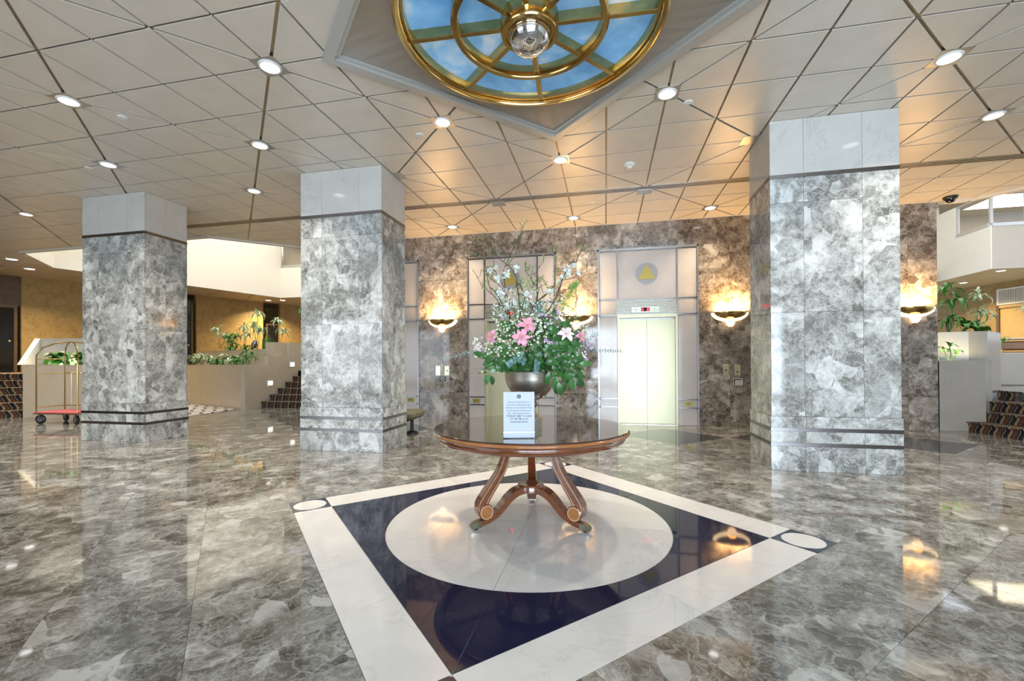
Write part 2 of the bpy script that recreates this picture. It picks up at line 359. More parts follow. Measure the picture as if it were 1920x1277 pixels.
def parea(poly): return abs(sum(poly[i][0] * poly[(i + 1) % len(poly)][1] - poly[(i + 1) % len(poly)][0] * poly[i][1] for i in range(len(poly)))) / 2
def subtract(poly, V):
    """poly minus convex V (counter-clockwise); list of pieces"""
    res = []; cur = poly
    for i in range(len(V)):
        a, b = V[i], V[(i + 1) % len(V)]
        o = clip(cur, a, b, -1)
        if len(o) > 2 and parea(o) > 1e-4: res.append(o)
        cur = clip(cur, a, b, 1)
        if len(cur) < 3 or parea(cur) < 1e-4: return res
    return res
def inter(poly, V):
    for i in range(len(V)):
        poly = clip(poly, V[i], V[(i + 1) % len(V)], 1)
        if len(poly) < 3: return []
    return poly if parea(poly) > 1e-4 else []
def sub_all(poly, Vs):
    ps = [poly]
    for V in Vs: ps = [q for p in ps for q in subtract(p, V)]
    return ps

# ------------------------------------------------------------------ layout constants
ZC = 4.16; WY = 9.349; LX, LY, PX_, PY_ = -.61, 3.62, .634, .6405
MX, MY, MH = -.634, 3.534, 1.585                      # floor mosaic centre and half side
COLS = [(-8.79, 5.796), (-4.486, 5.772), (1.932, 5.75)]; CW, CD = 1.333, .754
VL = [(-14.53, 8.21), (-8.71, 8.13), (-7.3, 9.43), (-7.3, 16.53), (-13.83, 16.53), (-15.9, 9.67)]
VR = [(5.9, 9.45), (6.35, 9.3), (8.6, 7.05), (20, 7.05), (20, 9.45)]
SKY = [(LX, LY - 1.87), (LX + 1.87, LY), (LX, LY + 1.87), (LX - 1.87, LY)]

# ------------------------------------------------------------------ floor
fl = struct(MB().box(-24, 12, -5.2, 26, -.16, -.03).obj('floor', 'joint'))
c45 = math.cos(PI / 4)
def rot45(u, v): return (MX + (u - v) * c45, MY + (u + v) * c45)   # u towards back-right, v towards back-left
slabs = []
S_ = 2 * MH / 5
for k in range(0, 22):
    a, b = MH + k * S_, MH + (k + 1) * S_
    L0, L1 = -a, b                                           # pinwheel strip
    n = max(2, round((L1 - L0) / (2 * S_)))
    for q in range(4):
        for i in range(n):
            s0 = L0 + (L1 - L0) * i / n; s1 = L0 + (L1 - L0) * (i + 1) / n
            quad = [(a, s0), (b, s0), (b, s1), (a, s1)]
            for _ in range(q): quad = [(-y, x) for x, y in quad]
            slabs.append([rot45(*p) for p in quad])
ROOM = [(-17, -5), (9.5, -5), (9.5, 12.5), (-17, 12.5)]
RUG = [(-14.0, 11.9), (-10.5, 10.58), (-10.15, 10.33), (-10.0, 8.85), (-11.2, 8.7), (-12.4, 9.3), (-14.2, 11.0)]
DIA = [[(x, 8.0 - .86), (x + .87, 8.0), (x, 8.0 + .86), (x - .87, 8.0)] for x in (-4.2, -2.44, -.68, 1.09, 2.90, 4.67)]
pieces = []
for s_ in slabs:
    p = inter(s_, ROOM)
    if not p: continue
    ps = sub_all(p, [RUG[::-1] if False else RUG[::-1]] if False else [])
    ps = [p]
    for V in DIA: ps = [q for r_ in ps for q in subtract(r_, V)]
    ps = [q for q in ps if parea(q) > .003]
    if not ps: continue
    cx = sum(v[0] for v in p) / len(p); cy = sum(v[1] for v in p) / len(p)
    pieces.append((math.hypot(cx, cy), seen(cx, cy, 0, 500), ps, (cx, cy)))
pieces.sort(key=lambda t: (not t[1], t[0]))
def inset(p, g=.0012):
    c = (sum(v[0] for v in p) / len(p), sum(v[1] for v in p) / len(p))
    return [(v[0] + (c[0] - v[0]) * g * 2, v[1] + (c[1] - v[1]) * g * 2) for v in p]
rest = MB()
for i, (d_, vis, ps, c) in enumerate(pieces):
    if i < 290:
        mb = MB()
        for p in ps: mb.prism([(v[0] - c[0], v[1] - c[1]) for v in inset(p)], -.03, 0)
        mb.obj('marble_slab', 'floor', fl, (c[0], c[1], 0))
    else:
        for p in ps: rest.prism(inset(p), -.03, 0)
if rest.v: stuff(rest.obj('marble_slab', 'floor', fl))
for V in DIA:
    c = ((V[0][0]), V[1][1]); MB().prism([(v[0] - c[0], v[1] - c[1]) for v in inset(V)], -.03, 0).obj('slate_diamond', 'slate', fl, (c[0], c[1], 0))
# central mosaic: corner tiles, cream border, navy field in eight, cream disc in four
mo = bpy.data.objects.new('floor_mosaic', None); COL.objects.link(mo); mo.parent = fl; mo.location = (MX, MY, 0); mo.rotation_euler = (0, 0, PI / 4)
H, Cn, RC = MH, .311, 1.118; I_ = H - Cn; g = .002
for q in range(4):
    A_ = q * PI / 2
    def rq(p): return R2(p[0], p[1], A_)
    sq = [(I_, I_), (H, I_), (H, H), (I_, H)]
    cc = ((I_ + H) / 2,) * 2
    circ = [(cc[0] + .14 * math.cos(t * PI / 18), cc[1] + .14 * math.sin(t * PI / 18)) for t in range(36)]
    # navy corner tile as a ring around its cream roundel
    mb = MB(); o_ = [(cc[0] + (Cn / 2 - g) * max(-1, min(1, 1.4143 * math.cos(t * PI / 18))), cc[1] + (Cn / 2 - g) * max(-1, min(1, 1.4143 * math.sin(t * PI / 18)))) for t in range(36)]
    vs = [(*rq(p), 0) for p in circ] + [(*rq(p), 0) for p in o_] + [(*rq(p), -.03) for p in o_]
    mb.add(vs, [(t, (t + 1) % 36, 36 + (t + 1) % 36, 36 + t) for t in range(36)] + [(36 + t, 36 + (t + 1) % 36, 72 + (t + 1) % 36, 72 + t) for t in range(36)])
    bpy_o = mb.obj('corner_tile', 'navy', mo)
    MB().prism([rq((cc[0] + (p[0] - cc[0]) * .985, cc[1] + (p[1] - cc[1]) * .985)) for p in circ], -.03, 0).obj('roundel', 'floorcream', mo)
    for (s0, s1) in ((-I_, 0), (0, I_)):
        MB().prism([rq(p) for p in [(I_ + g, s0 + g), (H - g, s0 + g), (H - g, s1 - g), (I_ + g, s1 - g)]], -.03, 0).obj('border_slab', 'floorcream', mo)
    # navy pieces: from the side midpoint to the corner, bounded by the circle
    for sgn in (-1, 1):
        pts = [((I_ - g), sgn * g), ((I_ - g), sgn * (I_ - 2 * g))]
        arc = [((RC + g) * math.cos(sgn * t * PI / 4 / 12), (RC + g) * math.sin(sgn * t * PI / 4 / 12)) for t in range(12, -1, -1)]
        arc[-1] = (arc[-1][0], sgn * g)
        # keep a joint along the diagonal
        pts2 = pts + [(p[0] + .0, p[1]) for p in arc]
        mb = MB(); n = len(pts2)
        vs = [(*rq(p), 0) for p in pts2]
        f = list(range(n)) if sgn > 0 else list(range(n))[::-1]
        mb.add(vs + [(v[0], v[1], -.03) for v in vs], [(f[0], f[1]) + (f[2],)] if False else [])
        # fan between outer edge and arc
        outer = [(I_ - g, sgn * (g + (I_ - 3 * g) * t / 12)) for t in range(12, -1, -1)]
        vs = [(*rq(p), 0) for p in outer] + [(*rq(p), 0) for p in arc] + [(*rq(p), -.03) for p in outer] + [(*rq(p), -.03) for p in arc]
        mb = MB(); fs = []
        for t in range(12):
            qd = (t, t + 1, 13 + t + 1, 13 + t)
            fs.append(qd if sgn < 0 else qd[::-1]); fs.append((t, t + 1, 27 + t, 26 + t)); fs.append((13 + t, 14 + t, 40 + t, 39 + t))
        mb.add(vs, fs); mb.obj('navy_slab', 'navy', mo)
    pts = [(0, 0)] + [((RC - g) * math.cos(PI / 4 + t * PI / 48 * 1.0), (RC - g) * math.sin(PI / 4 + t * PI / 48)) for t in range(25)]
    pts = [(p[0] + .0022 * 0, p[1] + .0022) for p in pts]; pts = [pts[0]] + [(p[0] * .999, p[1] * .999) for p in pts[1:]]
    MB().prism([rq(p) for p in pts], -.03, 0).obj('disc_quarter', 'floorcream', mo)
MB().prism([(-1.3, -1.3), (1.3, -1.3), (1.3, 1.3), (-1.3, 1.3)], -.031, -.006).obj('grout_bed', M['white'], mo)

# patterned carpet beside the left planter
rg = MB().prism(RUG, .001, .012).obj('patterned_carpet', 'rug', uv=lambda v: (v.x * .92 + v.y * .38, v.y * .92 - v.x * .38))
tag(rg, 'pale carpet of grey arcs on the floor along the stone planter', 'carpet')

# ------------------------------------------------------------------ ceiling
ce = struct(bpy.data.objects.new('ceiling', None)); COL.objects.link(ce); ce.location = (0, 0, ZC)
bk = MB()
big = [(-24, -5.2), (12, -5.2), (12, 9.35), (-24, 9.35)]
for p in sub_all(big, [VL, VR, SKY]): bk.prism(p, .022, .30)
for p in sub_all([(-24, 9.35), (-7.3, 9.35), (-7.3, 26), (-24, 26)], [VL]): bk.prism(p, .022, .30)
for p in ([(11.88, 18.9), (11.88, 16.6), (13.5, 16.6), (16, 22), (13.9, 26)], [(13.5, 16.6), (20, 16.6), (20, 22), (16, 22)], [(5.9, 18.9), (11.88, 18.9), (13.9, 26), (5.9, 26)]): bk.prism(p, .022, .30)
bk.obj('ceiling_backing', 'groove', ce)
cells = []
gx, gd = .0115, .014
def shrink(poly, gs):
    """move each edge inwards by its own gap"""
    a = sum(poly[i][0] * poly[(i + 1) % len(poly)][1] - poly[(i + 1) % len(poly)][0] * poly[i][1] for i in range(len(poly)))
    out = poly
    for i in range(len(poly)):
        p, q = poly[i], poly[(i + 1) % len(poly)]; L = math.hypot(q[0] - p[0], q[1] - p[1]); n = (-(q[1] - p[1]) / L, (q[0] - p[0]) / L)
        if a < 0: n = (-n[0], -n[1])
        gg = gs[i]
        out = clip(out, (p[0] + n[0] * gg, p[1] + n[1] * gg), (q[0] + n[0] * gg, q[1] + n[1] * gg), 1 if a > 0 else -1)
        if len(out) < 3: return []
    return out
SLOT = (7.415, 7.60)
for i in range(-26, 14):
    for j in range(-14, 9):
        x0, y0 = LX + i * PX_, LY + j * PY_; x1, y1 = x0 + PX_, y0 + PY_
        sqr = [(x0, y0), (x1, y0), (x1, y1), (x0, y1)]
        if (i - j) % 4 == 0: tr = [([sqr[0], sqr[1], sqr[2]], [gx, gx, gd]), ([sqr[0], sqr[2], sqr[3]], [gd, gx, gx])]
        elif (i + j + 1) % 4 == 0: tr = [([sqr[0], sqr[1], sqr[3]], [gx, gd, gx]), ([sqr[1], sqr[2], sqr[3]], [gx, gx, gd])]
        else: tr = [(sqr, [gx] * 4)]
        for poly, gs in tr:
            p = shrink(poly, gs)
            if not p: continue
            p = clip(p, (-99, 9.345), (99, 9.345), -1)
            if len(p) < 3: continue
            ps = sub_all(p, [VL, VR, SKY, [(-9.6, SLOT[0]), (8.1, SLOT[0]), (8.1, SLOT[1]), (-9.6, SLOT[1])]])
            ps = [q for q in ps if parea(q) > .0015]
            if not ps: continue
            cx = sum(v[0] for v in p) / len(p); cy = sum(v[1] for v in p) / len(p)
            cells.append((not seen(cx, cy, ZC, 90), math.hypot(cx, cy), ps, (cx, cy)))
cells.sort(key=lambda t: t[:2])
rest = MB()
for k, (nv, d_, ps, c) in enumerate(cells):
    if k < 295:
        mb = MB()
        for p in ps: mb.prism([(v[0] - c[0], v[1] - c[1]) for v in p], 0, .02)
        mb.obj('ceiling_panel', 'panel', ce, (c[0], c[1], 0))
    else:
        for p in ps: rest.prism(p, 0, .02)
stuff(rest.obj('ceiling_panel', 'panel', ce))
# soffit strips between the atrium voids and the gold walls
def soffit(a0, a1, b0, b1, n):
    for k in range(n):
        def L(p, q, t): return (p[0] + (q[0] - p[0]) * t, p[1] + (q[1] - p[1]) * t)
        t0, t1 = k / n + .002, (k + 1) / n - .002
        p = [L(a0, a1, t0), L(a0, a1, t1), L(b0, b1, t1), L(b0, b1, t0)]; c = p[0]
        MB().prism([(v[0] - c[0], v[1] - c[1]) for v in p], 0, .02).obj('soffit_panel', 'soffit', ce, (c[0], c[1], 0))
soffit((-15.9, 9.67), (-13.83, 16.55), (-18.95, 9.7), (-15.4, 18.3), 6)
soffit((-13.83, 16.55), (-7.3, 16.55), (-15.4, 18.3), (-13.2, 23.0), 5)
soffit((-15.62, 9.36), (-15.9, 9.66), (-22.0, 9.36), (-22, 9.66), 1)
soffit((11.88, 18.95), (11.88, 16.6), (13.0, 26.0), (14.0, 21.6), 3)
soffit((11.88, 16.6), (14.5, 16.6), (14.0, 21.6), (15.2, 16.6), 2)
# linear slot diffuser
sl = thing('slot_diffuser', 'long three-slot air diffuser running across the ceiling in front of the elevators', 'air vent', (0, 7.5075, ZC))
MB().box(-9.6, 8.1, -.092, .092, .012, .0215).obj('slot_back', 'groove', sl)
for k in range(4):
    y = -.075 + k * .05; MB().box(-9.6, 8.1, y - .011, y + .011, -.006, .016).obj('slot_blade', 'steel', sl)
# white rims of the atrium voids
def rim(name, pts, w=.13, z0=-.03, z1=.32, mat='wall', parent=None):
    mb = MB()
    for i in range(len(pts) - 1):
        p, q = Vector(pts[i]), Vector(pts[i + 1]); t = (q - p).normalized(); n = Vector((-t.y, t.x))
        mb.prism([tuple(p - t * 0), tuple(q), tuple(q + n * w), tuple(p + n * w)], ZC + z0, ZC + z1)
    return struct(mb.obj(name, mat))
rim('trim_1', [VL[5], VL[0], VL[1], VL[2], (-7.3, 9.36)][0:4], .10)
rim('trim_2', [(5.9, 9.36), (6.35, 9.3), (8.6, 7.05), (14, 7.05)], .10)

# ------------------------------------------------------------------ downlights
dl0 = thing('downlight', 'round lit recessed downlight', 'downlight', (0, 0, ZC))
pl = MB(); pl.prism([(-.125, -.125), (.125, -.125), (.125, .125), (-.125, .125)], -.004, .004); pl.obj('mounting_plate', 'steel', dl0)
MB().lathe([(.083, -.005), (.085, -.014), (.098, -.014), (.104, -.004)], 32).obj('trim_ring', 'white', dl0, smooth=True)
MB().lathe([(.0001, -.0065), (.084, -.0065)], 32).obj('lens', 'lens', dl0)
spots = []
for i in range(-26, 12, 2):
    for j in range(-4, 10, 2):
        if ((i // 2) + (j // 2)) % 2 == 0:
            spots.append((LX + i * PX_, LY + j * PY_, j))
lit = []
for x, y, j in spots:
    if not seen(x, y, ZC, 30) or (abs(x - LX) + abs(y - LY)) < 1.9 + .2: continue
    if any(cx - .02 < x < cx + CW + .02 and cy - .02 < y < cy + CD + .02 for cx, cy in COLS): continue
    if j == 6 or x < -16 or (y > 8.2 and x < -7.3) or (y > 9.0) or (x > 6 and y > 8.6) or (x < -14 and y > 8): continue
    lit.append((x, y))
PLACE = {(-3.15, 3.62): 'left of the domed skylight, largest of the ceiling', (-4.41, 4.90): 'in front of the middle column, second from the skylight', (-5.68, 6.18): 'just above the left edge of the middle column, farthest of its line',
 (-5.68, 3.62): 'near the left edge of the photo, nearest there', (-6.95, 4.90): 'over the left column', (-1.88, 4.90): 'with a bright square plate beside the left corner of the skylight frame',
 (-.61, 6.18): 'straight beyond the front corner of the skylight frame', (.66, 4.90): 'with a bright square plate beside the right side of the skylight frame', (-.61, 8.74): 'close to the elevator wall above the flowers', (-3.15, 8.74): 'close to the elevator wall above the left sconce',
 (1.93, 8.74): 'close to the elevator wall above the right elevator', (3.19, 4.90): 'over the right column, nearest on the right', (4.46, 6.18): 'at the right edge beyond the right column', (-10.75, 6.18): 'at the far left beyond the left column'}
used = False
lit = [q for q in lit if min(math.hypot(k[0] - q[0], k[1] - q[1]) for k in PLACE) < .3]
for x, y in ((-8.21, 3.62), (-9.48, 4.90), (-12.02, 4.90), (-13.29, 6.18), (-14.56, 4.90), (5.73, 4.90)): area('downlight_beam', (x, y, ZC - .03), (0, 0, 0), .18, .18, 17, (1, .88, .74), 'DISK', 1.95)
for x, y in lit:
    o = dl0 if not used else copy_tree(dl0); used = True
    o.location = (x, y, ZC); k = min(PLACE, key=lambda q: math.hypot(q[0] - x, q[1] - y))
    o['label'] = 'round lit downlight ' + PLACE[k] if math.hypot(k[0] - x, k[1] - y) < .3 else 'round lit downlight half hidden behind the columns'
    o['group'] = 'downlights of the coffered ceiling'
    area('downlight_beam', (x, y, ZC - .03), (0, 0, 0), .18, .18, 15 if y < 8 else 11, (1, .88, .74) if y < 8 else (1, .80, .55), 'DISK', 1.95)
for (x, y, lab) in [(-3.12, 6.18, 'unlit square plate in the ceiling against the middle column'), (1.86, 6.18, 'unlit square plate in the ceiling against the right column'), (-1.88, 7.66, 'unlit square plate beyond the slot diffuser on the left'), (.66, 7.66, 'unlit square plate beyond the slot diffuser on the right')]:
    tag(MB().box(-.12, .12, -.12, .12, -.005, .004, bev=.002).obj('blank_plate', 'steel', None, (x, y, ZC)), lab, 'ceiling plate', 'blank plates at the crossings of the ceiling grooves')
# oblong soffit lights
s0 = thing('soffit_light', '', 'downlight', (0, 0, ZC)); MB().lathe([(.0001, -.006), (.11, -.006)], 24).obj('lens', 'lens', s0); MB().lathe([(.108, -.004), (.112, -.012), (.128, -.012), (.132, 0)], 24).obj('trim_ring', 'white', s0)
for k, (x, y, lab) in enumerate([(-15.75, 8.75, 'round soffit light nearest the left photo edge, left of the white void'), (-16.83, 9.75, 'round soffit light behind its neighbour, above the dark doorway'), (-14.97, 17.09, 'small round soffit light above the middle planter, left of two'), (-14.35, 17.25, 'small round soffit light above the middle planter, right of two'),
    (12.49, 17.09, 'round soffit light under the right balcony, nearer one'), (13.03, 19.42, 'round soffit light under the right balcony, farther one')]):
    o = s0 if k == 0 else copy_tree(s0); o.location = (x, y, ZC); o['label'] = lab; o['group'] = 'soffit lights'
    area('soffit_beam', (x, y, ZC - .03), (0, 0, 0), .2, .2, 60, (1, .80, .48), 'DISK', 2.3)
# sprinkler covers, smoke detector, camera dome
sp0 = MB().lathe([(.0001, -.012), (.042, -.010), (.052, 0)], 20).obj('sprinkler_cover', 'white', smooth=True)
for k, (x, y, lab) in enumerate([(.908, 5.124, 'round white ceiling disc right of the skylight beside a lit plate'), (-2.268, 5.12, 'round white ceiling disc left of the skylight corner'), (-.22, 7.96, 'small white ceiling disc beyond the slot diffuser above the flowers'), (-5.46, 4.0, 'small white ceiling disc between the two leftmost lights'), (-7.35, 4.93, 'small white ceiling disc just left of the light over the left column'), (-4.75, 6.6, 'small white ceiling disc beside the middle column top')]):
    o = sp0 if k == 0 else sp0.copy()
    if k: COL.objects.link(o)
    tag(o, lab, 'sprinkler', 'white discs on the ceiling'); o.location = (x, y, ZC)
sd = thing('smoke_detector', 'white smoke detector hanging from the ceiling in front of the slot diffuser', 'smoke detector', (.353, 6.549, ZC))
MB().lathe([(.075, 0), (.075, -.02), (.055, -.035), (.0001, -.035)], 24).obj('base', 'white', sd, smooth=True)
MB().lathe([(.042, -.034), (.042, -.052), (.03, -.066), (.0001, -.068)], 20).obj('sensor_cap', 'white', sd, smooth=True)
for k in range(6): MB().box(-.004, .004, .040, .0435, -.052, -.040).obj('vent_slot', 'black', sd, rotz=k * PI / 3)
cm = thing('security_camera', 'black dome security camera on the ceiling by the right end of the elevator wall', 'camera', (5.93, 9.10, ZC))
MB().lathe([(.10, 0), (.10, -.03), (.085, -.045), (.0001, -.045)], 28).obj('housing', 'black', cm, smooth=True)
MB().lathe([(.07, -.044), (.066, -.075), (.045, -.10), (.0001, -.112)], 24).obj('dome', 'darkglass', cm, smooth=True)
av = thing('ceiling_vent', 'small dark slotted ceiling vent at the left photo edge', 'air vent', (-8.95, 4.0, ZC), .02)
for k in range(4): MB().box(-.32, .32, -.07 + k * .04, -.045 + k * .04, -.006, .002).obj('slat', 'black' if k % 2 else 'steel', av)

# ------------------------------------------------------------------ domed skylight wheel
sk = thing('skylight', 'large brass wheel skylight with blue sky-painted glass in a diamond metal frame', 'skylight', (LX, LY, ZC))
mb = MB()
for k in range(4):
    a = k * PI / 2
    for (r0, r1, z0, z1) in ((1.97, 1.84, -.035, .03), (1.87, 1.78, -.012, .06)):
        P_ = [R2(0, -r0, a), R2(r0, 0, a), R2(r1, 0, a), R2(0, -r1, a)]
        MB().prism(P_, z0, z1).obj('frame_rail', 'framemetal', sk)
    P_ = [(*R2(0, -1.82, a), -.002), (*R2(1.82, 0, a), -.002)]
    # metal apron: flat triangle from the frame up to the ring, creased at each corner
    n = 14; top = []
    for t in range(n + 1):
        q = -PI / 2 + a + PI / 2 * t / n; top.append((1.10 * math.cos(q), 1.10 * math.sin(q), .055))
    bot = [(P_[0][0] + (P_[1][0] - P_[0][0]) * t / n, P_[0][1] + (P_[1][1] - P_[0][1]) * t / n, 0.0) for t in range(n + 1)]
    MB().add(bot + top, [(t, t + 1, n + 2 + t, n + 1 + t) for t in range(n)]).obj('metal_apron', 'apronmetal', sk)
MB().lathe([(1.065, -.055), (1.075, -.07), (1.105, -.07), (1.125, -.055), (1.125, .06), (1.065, .06)], 72, closed=True).obj('outer_ring', 'brass', sk, smooth=True)
MB().lathe([(1.035, -.02), (1.04, -.035), (1.064, -.035), (1.064, .09), (1.035, .09)], 72, closed=True).obj('outer_flange', 'brass', sk, smooth=True)
MB().lathe([(.60, -.055), (.61, -.07), (.645, -.07), (.66, -.055), (.66, .06), (.60, .06)], 60, closed=True).obj('inner_ring', 'brass', sk, smooth=True)
MB().lathe([(.20, -.10), (.205, -.115), (.235, -.115), (.245, -.10), (.245, .06), (.185, .06), (.185, -.10)], 48, closed=True).obj('hub_ring', 'brass', sk, smooth=True)
MB().lathe([(.186, -.08), (.182, -.13), (.160, -.185), (.118, -.225), (.06, -.247), (.0001, -.252)], 40).obj('chrome_dome', 'chrome', sk, smooth=True)
OFF = math.radians(-90 + 1)
for k in range(8):
    a = OFF + k * PI / 4 + math.radians(2)
    MB().box(.235, 1.04, -.024, .024, -.045, .06, bev=.005).obj('spoke', 'brass', sk, rotz=a)
    for (r0, r1) in ((.24, .605), (.655, 1.045)):
        n = 6; A0, A1 = a + .01, a + PI / 4 - .01
        pts = [(r0 * math.cos(A0 + (A1 - A0) * t / n), r0 * math.sin(A0 + (A1 - A0) * t / n)) for t in range(n + 1)] + [(r1 * math.cos(A1 - (A1 - A0) * t / n), r1 * math.sin(A1 - (A1 - A0) * t / n)) for t in range(n + 1)]
        MB().prism(pts, .045, .055).obj('glass_pane', 'sky', sk)
MB().box(-1.9, 1.9, -1.9, 1.9, .2, .3).obj('backing', 'groove', sk, rotz=PI / 4)

# ------------------------------------------------------------------ columns
def slab_face(parent, xs, zs, y, depth, name='marble_slab', mat='marble', axis='x', g=.0015):
    """rows of slabs; axis x: face towards -y ; axis y: face in the yz plane"""
    for r in range(len(zs) - 1):
        for k in range(len(xs) - 1):
            if axis == 'x': mb = MB().box(0, xs[k + 1] - xs[k] - 2 * g, 0, depth, 0, zs[r + 1] - zs[r] - 2 * g); loc = (xs[k] + g, y, zs[r] + g)
            else: mb = MB().box(0, depth, 0, xs[k + 1] - xs[k] - 2 * g, 0, zs[r + 1] - zs[r] - 2 * g); loc = (y, xs[k] + g, zs[r] + g)
            mb.obj(name, mat, parent, loc)
CL = ['square stone column farthest left, in its shade the darkest of the three', 'middle square stone column, left of the flower table', 'right square stone column, palest and nearest to the camera']
ZT = 3.51
for (cx, cy), lab in zip(COLS, CL):
    c = thing('stone_column', lab, 'column', (cx, cy, 0), 0, 'clad columns of the lobby')
    MB().box(.02, CW - .02, .02, CD - .02, 0, ZC).obj('column_core', 'joint', c)
    fx = [0, .36, .965, CW]; fy = [.021, .36, CD - .021]
    zz = [.64, 1.87, 3.17, ZT - .045]
    for yy, d in ((0, .02), (CD - .02, .02)): slab_face(c, fx, zz, yy, d)
    for xx, d in ((0, .02), (CW - .02, .02)): slab_face(c, fy, zz, xx, d, axis='y')
    # projecting base courses
    p = .012
    zb = [(0, .29), (.33, .465), (.505, .64)]
    for z0, z1 in zb:
        bx = [-p, .36, .965, CW + p]; by = [-p + .0225, .36, CD + p - .0225]
        for yy in (-p, CD + p - .02): slab_face(c, bx, [z0, z1], yy, .02, 'base_slab')
        for xx in (-p, CW + p - .02): slab_face(c, by, [z0, z1], xx, .02, 'base_slab', axis='y')
    for z0, z1 in ((.29, .33), (.465, .505)):
        MB().box(-p - .002, CW + p + .002, -p - .002, CD + p + .002, z0, z1).obj('metal_band', 'darksteel', c)
    MB().box(-.003, CW + .003, -.003, CD + .003, ZT - .045, ZT).obj('metal_band', 'darksteel', c)
    for yy in (0, CD - .02): slab_face(c, fx, [ZT, ZC - .002], yy, .02, 'capital_slab', 'cream')
    for xx in (0, CW - .02): slab_face(c, fy, [ZT, ZC - .002], xx, .02, 'capital_slab', 'cream', axis='y')

# ------------------------------------------------------------------ elevator wall
EC = [-5.175, -2.025, .835, 3.97]; HW = .9925
_w = MB(); _x = -7.08
for _c in EC: _w.box(_x, _c - .60, WY + .02, WY + .5, 0, ZC); _w.box(_c - .60, _c + .60, WY + .02, WY + .5, 2.2, ZC); _x = _c + .60
_w.box(_x, 5.88, WY + .02, WY + .5, 0, ZC)
wb = struct(_w.obj('wall_back', 'joint'))
xs = [-7.08]; 
piers = [(-7.08, EC[0] - HW), (EC[0] + HW, EC[1] - HW), (EC[1] + HW, EC[2] - HW), (EC[2] + HW, EC[3] - HW), (EC[3] + HW, 5.88)]
for a, b in piers:
    w = b - a; n = 2 if w < 1.4 else 3
    slab_face(wb, [a + w * k / n for k in range(n + 1)], [0, .62, 2.25, 3.15, 3.64], WY, .019, mat='wallmarble')
nx = 14; slab_face(wb, [-7.08 + 12.96 * k / nx for k in range(nx + 1)], [3.64, ZC - .001], WY, .019, mat='wallmarble')
slab_face(wb, [WY + .001, WY + .5], [0, 2.25, ZC], 5.861, .019, mat='wallmarble', axis='y')
wb.location = (0, 0, 0)
struct(MB().box(-7.08, 5.88, WY + .51, 18.6, 0, 6.6).obj('wall_core', 'wall'))

